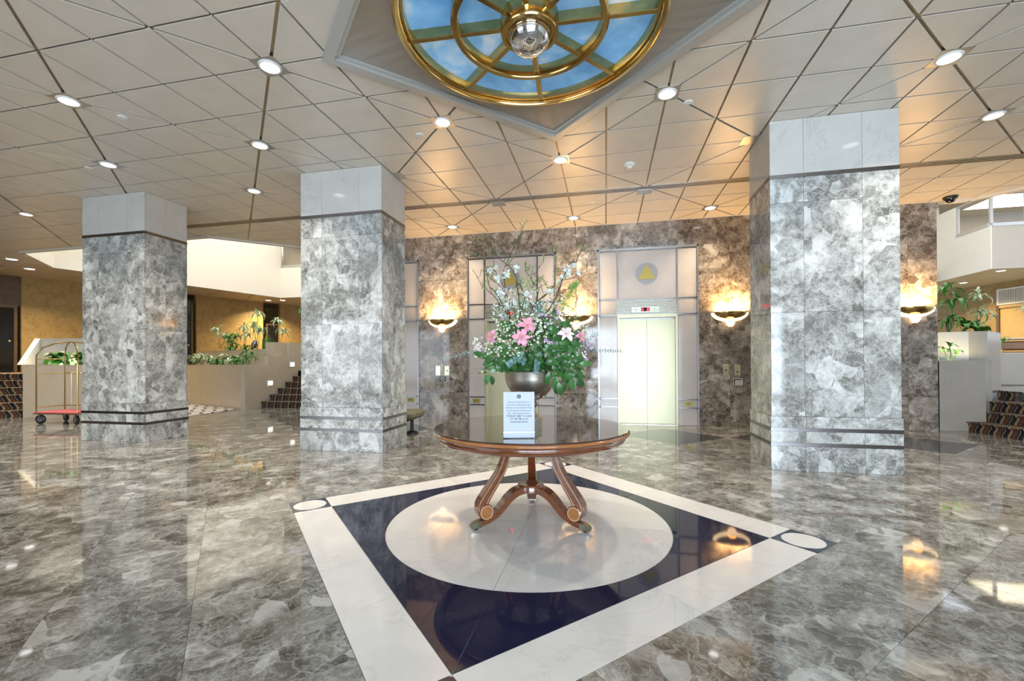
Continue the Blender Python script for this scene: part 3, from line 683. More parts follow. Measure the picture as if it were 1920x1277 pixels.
def seg7(mb, ch, x, z, w, h, t, y):
    S = {'2': 'abged', '6': 'afgedc', '8': 'abcdefg'}[ch]
    R = {'a': (x, x + w, z + h - t, z + h), 'g': (x, x + w, z + h / 2 - t / 2, z + h / 2 + t / 2), 'd': (x, x + w, z, z + t), 'f': (x, x + t, z + h / 2, z + h), 'e': (x, x + t, z, z + h / 2), 'b': (x + w - t, x + w, z + h / 2, z + h), 'c': (x + w - t, x + w, z, z + h / 2)}
    for k in S: a, b, c, d = R[k]; mb.box(a, b, y, y + .002, c, d)
EL = ['elevator at the left, almost hidden behind the middle column', 'elevator with pale gold doors behind the flowers', 'elevator with pale gold doors and red floor display, right of the flowers', 'elevator hidden behind the right column']
for ex, lab in zip(EC, EL):
    e = thing('elevator', lab, 'elevator', (ex, WY, 0), 0, 'elevators of the back wall')
    zj = [0, .355, .526, 2.255, 2.578, 3.585]; jx = ((-HW + .03, -.598), (.598, HW - .03))
    for k, (a, b) in enumerate(jx):
        for r in range(5): MB().box(a + .004, b - .004, .0, .018, zj[r] + .004, zj[r + 1] - .004).obj('jamb_panel', 'jamb', e)
    MB().box(-.59, .59, 0, .018, 2.582, 3.581).obj('header_panel', 'jamb', e)
    for x in (-HW, -.598, .598 - .0, HW - .0):
        w_ = .03 if abs(x) > .9 else .014
        x0 = x if x < 0 else x - w_; z0 = 0 if abs(x) > .9 else 2.255
        MB().box(x0 - (.0 if abs(x) > .9 else .007), x0 + w_, -.018, .018, z0, 3.64 if abs(x) > .9 else 3.6).obj('vertical_strip', 'darksteel' if abs(x) < .9 else 'edgesteel', e)
        if abs(x) > .9: MB().box(x0 + (.03 if x < 0 else -.008), x0 + (.038 if x < 0 else 0), -.012, .018, 0, 3.6).obj('vertical_strip', 'darksteel', e)
    MB().box(-HW, HW, -.018, .018, 3.605, 3.64).obj('top_strip', 'edgesteel', e); MB().box(-HW + .03, HW - .03, -.014, .018, 3.585, 3.604).obj('top_strip', 'darksteel', e)
    for z in (.355, .526, 2.255, 2.578):
        for a, b in jx: MB().box(a, b, -.010, .018, z - .011, z + .011).obj('horizontal_strip', 'darksteel', e)
        for x in (-HW + .034, HW - .034): MB().lathe([(.0001, .016), (.016, .012), (.02, 0)], 12).obj('stud', 'darksteel', e, (x, -.01, z)).rotation_euler = (PI / 2 * 1, 0, 0)
    MB().box(-.598, .598, -.010, .018, 2.569, 2.583).obj('horizontal_strip', 'darksteel', e)
    # louvre and indicator
    MB().box(-.59, .59, .012, .019, 2.27, 2.568).obj('louvre_back', 'darksteel', e)
    for k in range(9): MB().box(-.588, .588, -.014, .012, 2.285 + k * .031, 2.285 + k * .031 + .022, bev=.004).obj('louvre_slat', 'louvre', e)
    ind = MB().box(-.31, .24, -.032, -.012, 2.30, 2.42, bev=.003).obj('indicator_plate', 'louvre', e)
    MB().box(-.115, .05, -.035, -.031, 2.325, 2.40).obj('display', 'darkglass', ind)
    mb = MB(); seg7(mb, '2', -.005, .0, .042, .06, .010, 0)
    mb.obj('digit', 'red', ind, (0, -.039, 2.332))
    mb = MB().prism([(-.006, 0), (.006, 0), (.006, .045), (-.006, .045)], 0, .002, T=Matrix.Rotation(PI / 2, 4, 'X') @ Matrix.Translation((0, .015, 0))).prism([(-.022, .024), (0, 0), (.022, .024)], 0, .002, T=Matrix.Rotation(PI / 2, 4, 'X'))
    mb.obj('arrow', 'red', ind, (-.085, -.037, 2.332))
    for x in (-.22, .15): MB().prism([(-.028, 0), (.028, 0), (0, .052)], 0, .003, T=Matrix.Rotation(PI / 2, 4, 'X')).obj('arrow_lens', 'greenled', ind, (x, -.033, 2.335))
    # portal reveal, sill and the two leaves
    MB().box(-.595, .595, -.006, .018, 2.20, 2.268).obj('door_header', 'doorgold', e)
    for x0, x1 in ((-.595, -.551), (.551, .595)): MB().box(x0, x1, -.006, .12, 0, 2.20).obj('door_jamb', 'doorgold', e)
    MB().box(-.551, .551, .09, .10, 2.16, 2.20).obj('door_track', 'darksteel', e)
    for x0, x1 in ((-.551, -.0025), (.0025, .551)): MB().box(x0, x1, .06, .085, .012, 2.165, bev=.002).obj('door_leaf', 'doorgold', e)
    MB().box(-.551, .551, -.004, .10, 0, .008).obj('sill', 'steel', e)
    # medallion
    T_ = Matrix.Rotation(PI / 2, 4, 'X')
    MB().prism([(.222 * math.cos(t * PI / 24), .222 * math.sin(t * PI / 24)) for t in range(48)], 0, .006, T=T_).obj('medallion', 'medal', e, (-.003, 0, 3.10))
    MB().prism([(-.176, -.115), (.176, -.115), (0, .197)], .0061, .014, T=T_).obj('triangle', 'medgold', e, (-.003, 0, 3.10))
    if ex != EC[3]:
        xp = (.79, .44) if ex < 2 else (.79, .44)
        s_ = -1 if abs(ex + 2.025) < .1 else 1
        pq = MB().box(-.085, .085, -.006, 0, -.05, .05, bev=.002).obj('floor_plaque', 'medgold', e, (s_ * .79, 0, .44))
        for q in range(3): MB().box(-.05 + q * .035, -.035 + q * .035, -.008, -.0058, -.02, .02).obj('engraved_mark', 'ink', pq)
wb_cut = None

# sconces
sc0 = thing('wall_sconce', '', 'sconce', (0, WY, 2.25))
def halfbowl(a, b, h, n=6, z0=0, seg=20, c=(0, 0, 0)):
    prof = [(math.cos(k * PI / 2 / n), -h * math.sin(k * PI / 2 / n) + z0) for k in range(n + 1)]
    prof[-1] = (.0001, prof[-1][1])
    return MB().lathe(prof, seg, c, PI, 2 * PI, sx=a, sy=b)
halfbowl(.345, .125, .180, 7).obj('alabaster_bowl', 'sconceglow', sc0, smooth=True)
halfbowl(.312, .205, .145, 6, .004).obj('brass_dish', 'brass', sc0, smooth=True)
MB().lathe([(.307, .0), (.312, .012), (.320, .012), (.317, -.004)], 24, a0=PI, a1=2 * PI, sy=.66, closed=True).obj('dish_rim', 'brass', sc0, smooth=True)
MB().lathe([(.075, -.14), (.078, -.22), (.062, -.222), (.060, -.255), (.045, -.257), (.04, -.275), (.0001, -.278)], 20, (0, -.06, 0)).obj('glass_finial', 'sconceglow', sc0, smooth=True)
SCN = [(-6.66, 'wall sconce hidden behind the left column side'), (-3.60, 'glowing brass bowl sconce left of the flowers'), (-.60, 'glowing brass bowl sconce partly behind the flowers'), (2.40, 'glowing brass bowl sconce between the right elevator and the right column'), (5.50, 'glowing brass bowl sconce right of the right column')]
SCN = SCN[1:]
for k, (x, lab) in enumerate(SCN):
    o = sc0 if k == 0 else copy_tree(sc0); o.location = (x, WY - .001, 2.25); o['label'] = lab; o['group'] = 'brass bowl sconces'
    area('sconce_uplight', (x, WY - .14, 2.30), (PI - math.radians(14), 0, 0), .50, .14, 21, (1, .60, .24))

# call plates and notices
def plate(x, z, lab, kind, w=.105, h=.22):
    p = thing('call_plate', lab, 'button plate', (x, WY, z), 0, 'brass plates beside the elevators')
    MB().box(-w / 2, w / 2, -.008, 0, -h / 2, h / 2, bev=.003).obj('faceplate', 'satinbrass', p)
    for s in (-1, 1): MB().lathe([(.0001, .003), (.006, .002), (.007, 0)], 8).obj('screw', 'brass', p, (0, -.008, s * h * .42)).rotation_euler = (PI / 2, 0, 0)
    def rnd(r, zz, mt, nm): MB().lathe([(.0001, .006), (r * .9, .005), (r, 0)], 16).obj(nm, mt, p, (0, -.008, zz)).rotation_euler = (PI / 2, 0, 0)
    if kind == 'one': rnd(.017, 0, 'darksteel', 'button')
    if kind == 'two': rnd(.017, -.035, 'darkwood', 'button'); rnd(.020, .035, 'steel', 'button')
plate(2.325, 1.116, 'plain brass plate with one button, left of the pair beside the right column', 'one')
plate(2.535, 1.116, 'brass plate with two round buttons above the white notice', 'two')
plate(-3.72, 1.111, 'brass plate, left of the pair under the left sconce', 'none')
plate(-3.505, 1.111, 'brass plate with dark button, right of the pair under the left sconce', 'one')
n1 = thing('notice', 'small white notice with dark header and red strip below the right call plates', 'sign', (2.54, WY, .885))
MB().box(-.085, .085, -.005, 0, -.068, .068).obj('board', 'white', n1); MB().box(-.072, .074, -.0065, -.005, .036, .058).obj('header_band', 'slate', n1); MB().box(-.076, -.05, -.0066, -.005, -.062, .036).obj('side_band', 'black', n1)
MB().box(-.072, -.054, -.0075, -.0066, -.03, .0).obj('red_mark', 'redcarpet', n1)
for q in range(4): MB().box(-.035, .066, -.006, -.005, -.05 + q * .02, -.045 + q * .02).obj('text_line', 'ink', n1)
n2 = thing('notice', 'tiny black notice with three white lines under the left brass plates', 'sign', (-3.61, WY, .925))
MB().box(-.076, .076, -.005, 0, -.05, .05).obj('board', 'black', n2)
for q, w in ((0, .04), (1, .065), (2, .055)): MB().box(-w, w, -.0065, -.005, -.036 + q * .03, -.025 + q * .03).obj('text_line', 'white', n2)

# ------------------------------------------------------------------ shell out of view: entrance wall behind the camera, side walls
def wseg(name, p, q, z0, z1, mat, th=.15, side=1, n=True):
    p, q = Vector(p), Vector(q); t = (q - p).normalized(); nn = Vector((-t.y, t.x)) * th * side
    o = MB().prism([tuple(p), tuple(q), tuple(q + nn), tuple(p + nn)], z0, z1).obj(name, mat)
    return struct(o)
wf = MB(); wf.box(-17, 9.5, -5.2, -5.05, 3.1, ZC + .2); wf.box(-17, -12.2, -5.2, -5.05, 0, 3.1); wf.box(-4.8, -1.1, -5.2, -5.05, 0, 3.1); wf.box(5.95, 9.5, -5.2, -5.05, 0, 3.1); wf.box(-17, 9.5, -5.2, -5.05, 0, .12)
struct(wf.obj('wall_front', 'wall'))
win = struct(bpy.data.objects.new('window_1', None)); COL.objects.link(win)
for k in range(6): MB().box(-1.13 + k * 1.4, -1.07 + k * 1.4, -5.05, -4.86, .12, 3.1).obj('mullion', 'darksteel', win)
MB().box(-1.1, 5.95, -5.05, -4.86, 2.1, 2.16).obj('transom', 'darksteel', win)
wseg('wall_right', (9.5, -5.2), (9.5, 6.15), 0, ZC + .1, 'wall', side=-1)
wseg('wall_left', (-17, -5.2), (-21, 7.0), 0, ZC + .1, 'gold', side=1)

# ------------------------------------------------------------------ atrium: gold walls, balconies, upper floors
FZ = 1.05                                                    # upper floor level on the left
def lerp(p, q, t): return (p[0] + (q[0] - p[0]) * t, p[1] + (q[1] - p[1]) * t)
GL0, GL1 = (-18.62, 10.58), (-15.7, 17.6)
wseg('wall_2', GL0, lerp(GL0, GL1, .50), FZ - .1, ZC + .02, 'gold', .2)
wseg('wall_3', lerp(GL0, GL1, .645), GL1, FZ - .1, ZC + .02, 'gold', .2)
wseg('wall_4', (-15.4, 18.35), (-13.0, 24.0), FZ - .1, ZC + .02, 'gold', .2)
wseg('wall_5', (-19.2, 9.2), GL0, 3.2, ZC + .02, 'darkwood', .2); wseg('wall_6', (-21, 7.0), (-19.2, 9.2), FZ - .1, ZC + .02, 'darkwood', .2)
# recesses behind the wall openings
wseg('wall_7', (-21.5, 9.8), (-13.5, 27), FZ - .1, ZC + .02, 'gold', .2)
def doorway(name, label, p, q, z0, z1):
    p, q = Vector(p), Vector(q); t = (q - p); L = t.length; a = math.atan2(t.y, t.x)
    d = thing(name, label, 'doorway', (p.x, p.y, z0), a)
    MB().box(.07, L - .07, .02, .06, .02, z1 - z0 - .07, bev=.004).obj('door_leaf', 'darkglass', d)
    for x0, x1 in ((0, .07), (L - .07, L)): MB().box(x0, x1, -.02, .1, 0, z1 - z0).obj('door_frame', 'darkwood', d)
    MB().box(.07, L - .07, -.02, .1, z1 - z0 - .07, z1 - z0).obj('door_frame', 'darkwood', d)
    MB().lathe([(.0001, .03), (.03, .02), (.032, 0)], 12).obj('knob', 'brass', d, (L - .16, .018, 1.0)).rotation_euler = (PI / 2, 0, 0)
    return d
doorway('dark_doorway', 'tall dark glossy doorway in the gold wall at the far left', (-19.05, 9.5), (-18.66, 10.5), FZ, 3.2)
doorway('dark_doorway', 'dark doorway just right of the left column, beside the gold wall', (-17.15, 14.12), (-16.78, 15.0), FZ, 3.9)
doorway('dark_doorway', 'dark doorway behind the middle planter at the end of the gold wall', (-15.9, 18.0), (-15.3, 19.0), FZ, 3.2)
struct(MB().prism([(-13.96, 7.98), (-21, 7.0), (-22, 12), (-15, 27), (-6, 27), (-7.4, 13.2), (-9.9, 13.2), (-9.93, 10.6), (-12.0, 11.4), (-14.0, 12.0)], -.02, FZ).obj('wall_8', 'planter')) if False else None
up_l = struct(MB().prism([(-15.2, 9.2), (-22, 7.0), (-22, 12), (-15, 27), (-7.2, 27), (-7.2, 12.98), (-9.9, 12.98), (-9.9, 12.6), (-13.2, 13.0)], 0, FZ).obj('floor_2', 'stepcarpet', uv=lambda v: (v.x * .5, v.y * .5)))
# left balcony (white fascia of the floor above)
ml = MB(); 
for p, q in (((-14.53, 8.21), (-15.9, 9.67)), ((-15.9, 9.67), (-13.83, 16.53))):
    P0, Q0 = Vector(p), Vector(q); t = (Q0 - P0).normalized(); n = Vector((-t.y, t.x)); n = n if n.x < 0 else -n
    ml.prism([tuple(P0), tuple(Q0), tuple(Q0 + n * .15), tuple(P0 + n * .15)], ZC + .31, 7.2); ml.prism([tuple(P0 - n * .03), tuple(Q0 - n * .03), tuple(Q0 + n * .0), tuple(P0 + n * .0)], ZC - .02, 7.2)
ml.box(-13.83, -7.2, 16.49, 16.53, ZC - .02, 5.45); ml.box(-13.83, -7.2, 16.53, 16.68, ZC + .31, 5.45)
ml.box(-7.3, -7.15, 9.4, 16.6, ZC + .02, 7.2); ml.box(-14.6, -7.2, 8.0, 8.12, ZC + .33, 7.2)
struct(ml.obj('wall_9', 'wall'))
struct(MB().box(-16.2, -7.1, 7.9, 19.7, 8.6, 8.7).box(-16.2, -16.1, 7.9, 19.7, 7.0, 8.6).box(-16.2, -7.1, 7.9, 8.0, 7.0, 8.6).box(-7.2, -7.1, 7.9, 19.7, 7.0, 8.6).box(-16.2, -7.1, 16.7, 16.8, 7.0, 8.6).box(5.6, 20.2, 6.9, 20.7, 8.6, 8.7).obj('unseen_void_lid', 'wall'))  # unseen cream lid over the voids, added so the floor mirrors no blue sky
mr = MB(); mr.box(11.84, 11.879, 17.93, 19.0, ZC - .02, 6.55); mr.box(11.84, 11.879, 16.56, 17.93, ZC - .02, 5.5)
struct(mr.obj('wall_10', 'wall')); struct(MB().box(11.88, 20, 16.56, 16.599, ZC - .02, 5.48).obj('wall_11', 'greywall'))
struct(MB().box(5.7, 12.0, 18.95, 19.1, ZC + .31, 8).box(5.9, 11.85, 18.90, 18.94, ZC - .02, 6.6).obj('wall_12', 'wall'))
# glazed openings of the upper floor
def glazing(name, p, q, z0, z1, n):
    p, q = Vector(p), Vector(q); t = q - p; L = t.length; w = struct(bpy.data.objects.new(name, None)); COL.objects.link(w); w.location = (p.x, p.y, z0); w.rotation_euler = (0, 0, math.atan2(t.y, t.x)); h = z1 - z0
    MB().box(0, L, -.05, .09, 0, .10).obj('sill_rail', 'steel', w); MB().box(0, L, -.03, .07, h - .05, h).obj('head_rail', 'steel', w)
    for k in range(n + 1): x = L * k / n; MB().box(x - .03, x + .03, -.02, .06, .10, h - .05).obj('mullion', 'steel', w)
    for k in range(n): MB().box(L * k / n + .03, L * (k + 1) / n - .03, .015, .025, .10, h - .05).obj('pane', 'glass', w)
glazing('window_2', (11.88, 17.93), (11.88, 16.62), 5.5, 6.55, 1)
glazing('window_3', (11.90, 16.6), (14.6, 16.6), 5.48, 6.6, 3)
glazing('window_4', (-13.80, 16.53), (-11.0, 16.53), 5.45, 6.6, 2)
struct(MB().box(12.1, 20, 20.5, 20.65, ZC + .3, 7.5).box(20, 20.1, 16.6, 20.6, ZC + .3, 7.5).box(11.88, 20, 16.7, 20.6, 6.9, 7.0).box(12.05, 20, 16.8, 20.6, ZC + .30, ZC + .40).obj('wall_13', 'greywall'))
struct(MB().box(-14, -7, 19.5, 19.65, ZC + .3, 7.2).box(-14.1, -14, 16.6, 19.6, ZC + .3, 7.2).box(-14, -7, 16.7, 19.6, 6.75, 6.85).box(-14, -7.3, 16.7, 19.5, ZC + .30, ZC + .40).obj('wall_14', 'greywall'))
area('upper_floor_lamp', (14.5, 18.6, 6.85), (0, 0, 0), 3, 1.5, 45, (1, .88, .62)); area('upper_floor_lamp', (-12, 18, 6.7), (0, 0, 0), 2, 1.5, 30, (1, .88, .66))
# right gold wall, door, vent, counter, upper floor
GR0, GR1 = (13.0, 26.0), (15.2, 16.4)
wseg('wall_15', GR0, GR1, .6, ZC + .02, 'gold', .2)
struct(MB().prism([(7.42, 10.22), (7.42, 8.6), (9.6, 6.4), (20, 6.4), (20, 27), (5.9, 27), (5.9, 10.22)], 0, .70).obj('floor_3', 'floor'))
gd_ = thing('door', 'ochre door with brown frame in the right gold wall under the white vent', 'door', (14.60, 19.02, .7), math.atan2(-9.6, 2.2))
ang = math.atan2(16.4 - 26, 15.2 - 13); tdir = Vector((math.cos(ang), math.sin(ang)))
gd_.location = (*(Vector((14.41, 19.84)) ), .7); gd_.rotation_euler = (0, 0, ang)
MB().box(.10, 1.25, -.03, .01, .0, 2.50).obj('door_leaf', 'golddoor', gd_); MB().box(0, .10, -.08, .01, 0, 2.6).obj('door_frame', 'darkwood', gd_); MB().box(.1, 1.35, -.08, .01, 2.5, 2.6).obj('door_frame', 'golddoor', gd_)
gd_.location = (*(Vector((14.41, 19.84)) - Vector((-tdir.y, tdir.x)) * .02), .7)
vt = thing('wall_vent', 'white framed louvred vent high on the right gold wall', 'air vent', (*(Vector((14.41, 19.84)) - Vector((-tdir.y, tdir.x)) * .03), 3.32), ang)
MB().box(0, 1.5, -.04, 0, 0, .05).obj('frame', 'white', vt); MB().box(0, 1.5, -.04, 0, .54, .59).obj('frame', 'white', vt); MB().box(0, .06, -.04, 0, .05, .54).obj('frame', 'white', vt)
MB().box(.06, 1.5, -.012, -.002, .05, .54).obj('backing', 'greywall', vt)
for k in range(26): MB().box(.07 + k * .055, .095 + k * .055, -.035, -.012, .05, .54).obj('blade', 'vent', vt)
ct = thing('banquette', 'brown leather-faced counter behind the right planter at the photo edge', 'counter', (9.95, 13.60, .70), math.radians(-36))
MB().box(0, 2.4, 0, .6, 0, .16, bev=.01).obj('plinth', 'leather', ct); MB().box(-.02, 2.42, -.03, .6, .19, .80, bev=.03).obj('front_panel', 'leather', ct); MB().box(-.02, 2.42, -.02, .6, .83, 1.06, bev=.04).obj('upper_roll', 'leather', ct); MB().box(-.05, 2.45, -.05, .65, 1.10, 1.14, bev=.01).obj('ledge', 'planter', ct)

# ------------------------------------------------------------------ stairs
def stairs(name, label, p, q, run, n, rise, tread, mat='stepcarpet', nose=.03):
    """risers from p to q; run = unit vector uphill"""
    s = thing(name, label, 'stairs', (p[0], p[1], 0)); P0, Q0, rv = Vector((0, 0)), Vector(q) - Vector(p), Vector(run)
    along = Q0.normalized()
    for k in range(n):
        a = P0 + rv * tread * k; b = Q0 + rv * tread * k; c = b + rv * (tread * 1.02 if k < n - 1 else tread * 1.3); d = a + rv * (tread * 1.02 if k < n - 1 else tread * 1.3)
        mb = MB().prism([tuple(a + rv * nose), tuple(b + rv * nose), tuple(c), tuple(d)], rise * k, rise * (k + 1) - .03)
        mb.prism([tuple(a), tuple(b), tuple(c), tuple(d)], rise * (k + 1) - .0301, rise * (k + 1))
        mb.obj('step', mat, s, uv=lambda v: (v.x * along.x + v.y * along.y, v.z * 5 + (v.x * rv.x + v.y * rv.y) * 1))
    return s
stairs('staircase', 'flight of dark arc-patterned carpeted steps rising beside the middle planter', (-9.89, 11.0), (-7.12, 11.0), (0, 1), 6, .175, .33)
stairs('staircase', 'dark patterned carpeted steps at the far left photo edge beside the left planter', (-13.97, 7.95), (-15.9, 6.05), (-.7071, .7071), 6, .175, .33)
rs = thing('staircase', 'dark patterned carpeted steps at the right photo edge beside the right planter', 'stairs', (0, 0, 0))
lefts = [(6.40, 9.53), (6.70, 9.50), (6.95, 9.77), (7.36, 10.2)]; dv = Vector((.11, -1)).normalized()
for k, (x, y) in enumerate(lefts):
    a = Vector((x, y)); b = a + dv * (y - 5.6) / abs(dv.y); w = 1.3
    mb = MB().prism([tuple(a + Vector((.025, 0))), tuple(b + Vector((.025, 0))), tuple(b + Vector((w, 0))), tuple(a + Vector((w, 0)))], .175 * k, .175 * (k + 1) - .025)
    mb.prism([tuple(a), tuple(b), tuple(b + Vector((w, 0))), tuple(a + Vector((w, 0)))], .175 * (k + 1) - .0251, .175 * (k + 1) - .0005)
    mb.obj('step', 'stepcarpet', rs, uv=lambda v: (v.y * 1.0, v.z * 5 + v.x))

# ------------------------------------------------------------------ planters
def planter(name, label, poly, h, mat, wall=.09, soil=True, cap=True, z0=0, open_edges=()):
    p = thing(name, label, 'planter', (poly[0][0], poly[0][1], z0)); o = poly[0]
    P = [(a - o[0], b - o[1]) for a, b in poly]; n = len(P)
    cx, cy = sum(a for a, b in P) / n, sum(b for a, b in P) / n
    for i in range(n):
        a, b = Vector(P[i]), Vector(P[(i + 1) % n]); t = (b - a).normalized(); nn = Vector((-t.y, t.x))
        if nn.dot(Vector((cx, cy)) - a) < 0: nn = -nn
        MB().prism([tuple(a), tuple(b), tuple(b + nn * wall), tuple(a + nn * wall)], 0, h - .02).obj('stone_side', mat, p)
        if cap: MB().prism([tuple(a - nn * .006), tuple(b - nn * .006), tuple(b + nn * (wall + .01)), tuple(a + nn * (wall + .01))], h - .0195, h).obj('coping', mat, p)
    MB().prism([(cx + (a - cx) * .97, cy + (b - cy) * .97) for a, b in P], max(0, h - .5), h - .10).obj('soil', 'soil', p)
    return p
planter('planter', 'long low tan stone planter between the left and middle columns', [(-10.005, 10.46), (-14.6, 12.2), (-14.3, 13.1), (-10.005, 11.45)], 1.26, 'planter')
planter('planter', 'higher rear stone planter behind the low one, against the gold wall', [(-10.34, 11.60), (-14.7, 13.26), (-14.4, 14.2), (-10.34, 12.7)], 1.74, 'planter')
st = thing('stair_wall', 'stepped tan stone wall with two small lights beside the middle stairs', 'wall', (-9.9, 0, 0))
MB().box(-.10, 0, 10.43, 11.25, 0, 1.257).obj('wall_block', 'planter', st); MB().box(-.10, 0, 11.2505, 12.18, 0, 1.51).obj('wall_block', 'planter', st); MB().box(-.10, 0, 12.1805, 14.2, 0, 1.96).obj('wall_block', 'planter', st)
MB().box(-.43, -.101, 11.67, 13.5, 1.515, 1.95).obj('wall_block', 'planter', st)
for (y, z, lab) in ((11.36, .70, 'lower square lit step light in the stair wall'), (12.31, 1.255, 'upper square lit step light in the stair wall')):
    s = thing('step_light', lab, 'wall light', (-9.9, y, z), 0, 'step lights'); MB().box(0, .012, -.12, .12, -.085, .085, bev=.003).obj('frame', 'white', s); MB().box(.012, .016, -.09, .09, -.06, .06).obj('lens', 'steplens', s)
pl_l = planter('planter', 'tan stone planter with broad green leaves at the far left', [(-13.96, 7.96), (-11.4, 8.22), (-11.7, 9.6), (-14.78, 8.79)], 1.29, 'planter')
# sloping stringer wall rising beside the left stairs
mb = MB(); A0, B0 = Vector((-13.97, 7.97)), Vector((-14.79, 8.79)); nn = Vector((-.7071, -.7071)) * .10
vs = [(*A0, 1.29), (*B0, 1.29), (*B0, 1.99), (*A0, 1.30)]; vs2 = [(v[0] + nn.x, v[1] + nn.y, v[2]) for v in vs]
mb.add(vs + vs2, [(0, 1, 2, 3), (7, 6, 5, 4), (3, 2, 6, 7), (1, 5, 6, 2), (0, 3, 7, 4), (0, 4, 5, 1)])
tag(mb.obj('stringer_wall', 'wall'), 'sloping pale stone wall rising behind the left planter', 'wall')
tag(MB().prism([(-14.79, 8.79), (-11.6, 9.55), (-11.62, 9.64), (-14.80, 8.88)], 1.291, 1.99).obj('rear_planter_wall', 'wall'), 'pale back wall above the left planter', 'wall')
area('planter_uplight', (-13.3, 8.35, 1.22), (PI - .5, 0, math.radians(70)), .5, .2, 12, (1, .93, .75))
# right planters
pr = planter('planter', 'grey stone planter at the foot of the right stairs', [(5.90, 9.5), (6.70, 9.5), (7.05, 9.95), (5.90, 9.95)], 1.29, 'plantergrey')
pr2 = planter('planter', 'taller grey stone planter behind the low one on the right', [(6.80, 10.02), (7.10, 10.02), (7.95, 10.9), (7.8, 11.7), (5.95, 11.7), (5.95, 10.45)], 1.84, 'plantergrey')
area('planter_lamp', (6.3, 9.72, 1.22), (PI / 2 + .5, 0, 0), .6, .1, 7, (1, .86, .45))

# ------------------------------------------------------------------ plants in the planters
def strap_mesh(name, L, w, droop, mat, n=7, cup=.15):
    mb = MB(); vs = []; 
    for i in range(n + 1):
        t = i / n; a = droop * t; x = L * (math.sin(a) / droop if droop else t); z = L * ((math.cos(a) - 1) / droop if droop else 0) + L * .55 * t * (1 - t * .5) * (1 if droop > .6 else .4)
        ww = w * (math.sin(PI * min(1, t * .92 + .08)) ** .6) * (1 - t * .25) if t < 1 else .001
        for k, s in ((0, -1), (1, 0), (2, 1)): vs.append((x, s * ww, z + abs(s) * ww * cup))
    fs = [(i * 3 + k, (i + 1) * 3 + k, (i + 1) * 3 + k + 1, i * 3 + k + 1) for i in range(n) for k in (0, 1)]
    mb.add(vs, fs); me = mb.mesh(name, mat, True)
    l = me.uv_layers.new(name='uv')
    for p in me.polygons:
        for li in p.loop_indices:
            vi = me.loops[li].vertex_index; l.data[li].uv = ((vi % 3) / 2, (vi // 3) / n)
    return me
STR = {k: [strap_mesh('leaf', L, w, d, k) for L, w, d in ((.30, .020, 1.9), (.26, .018, 1.3), (.34, .019, 2.4))] for k in ('varieg', 'plantleaf')}
BROAD = [strap_mesh('leaf', L, w, d, 'plantleaf', 7, .25) for L, w, d in ((.30, .075, 1.6), (.26, .06, 1.2), (.34, .07, 2.0))]
BROADV = [strap_mesh('leaf', L, w, d, 'varieg', 7, .25) for L, w, d in ((.24, .06, 1.6), (.20, .05, 1.2))]
rnd = random.Random(11)
def plant(name, label, x, y, z, heads, meshes, nl, size=1.0, group=None, stemr=.008):
    p = thing(name, label, 'plant', (x, y, z), 0, group)
    for (hx, hy, hz) in heads:
        if hz > .08:
            MB().tube([(hx * .1, hy * .1, 0), (hx * .5 + .02, hy * .5, hz * .5), (hx, hy, hz)], [stemr * 1.3, stemr, stemr * .8], 6).obj('stem', 'stem', p)
        for k in range(nl):
            o = put('leaf', rnd.choice(meshes), p, (hx, hy, hz + rnd.uniform(-.05, .04) * size))
            s = size * rnd.uniform(.7, 1.15); o.scale = (s, s, s); o.rotation_euler = (rnd.uniform(-.3, .3), rnd.uniform(-1.15, .15), k * 2.39996 + rnd.uniform(-.3, .3))
    return p
zlo, zhi = 1.16, 1.64
PLG = 'planter greenery'
def onray(px, dist):        # ground position of a viewing direction
    v = FW + RT * ((px - CX) / F); return v.x * dist, v.y * dist
def dpl(y0, y1, x):         # helper along the low planter
    return x
k = 0
LOWP = [(-13.75, 12.25, 'fluffy pale variegated plant at the left end of the low middle planter', .16, 'varieg', 26), (-13.2, 12.05, 'second pale variegated plant of the low middle planter', .18, 'varieg', 26), (-12.65, 11.85, 'third pale variegated plant, spilling over the middle planter edge', .10, 'varieg', 22), (-12.1, 11.65, 'low green striped plant right of the pale ones in the low planter', .02, 'plantleaf', 18), (-11.45, 11.4, 'broad-leaved striped plant in the middle of the low planter', .22, 'B', 14), (-10.9, 11.2, 'small green filler plant in the low middle planter', .04, 'plantleaf', 14), (-10.4, 11.0, 'thin sprigs at the right end of the low middle planter', .25, 'plantleaf', 10)]
for x, y, lab, hz, kind, n in LOWP:
    plant('planter_plant', lab, x, y, zlo, [(0, 0, .16 + hz), (.16, .05, .10 + hz), (-.12, .1, .08 + hz)] if kind != 'B' else [(0, 0, .26), (.2, 0, .2)], BROADV if kind == 'B' else STR[kind], n // (1 if kind == 'B' else 2) + 6, 1.3 if kind != 'B' else 1.45)
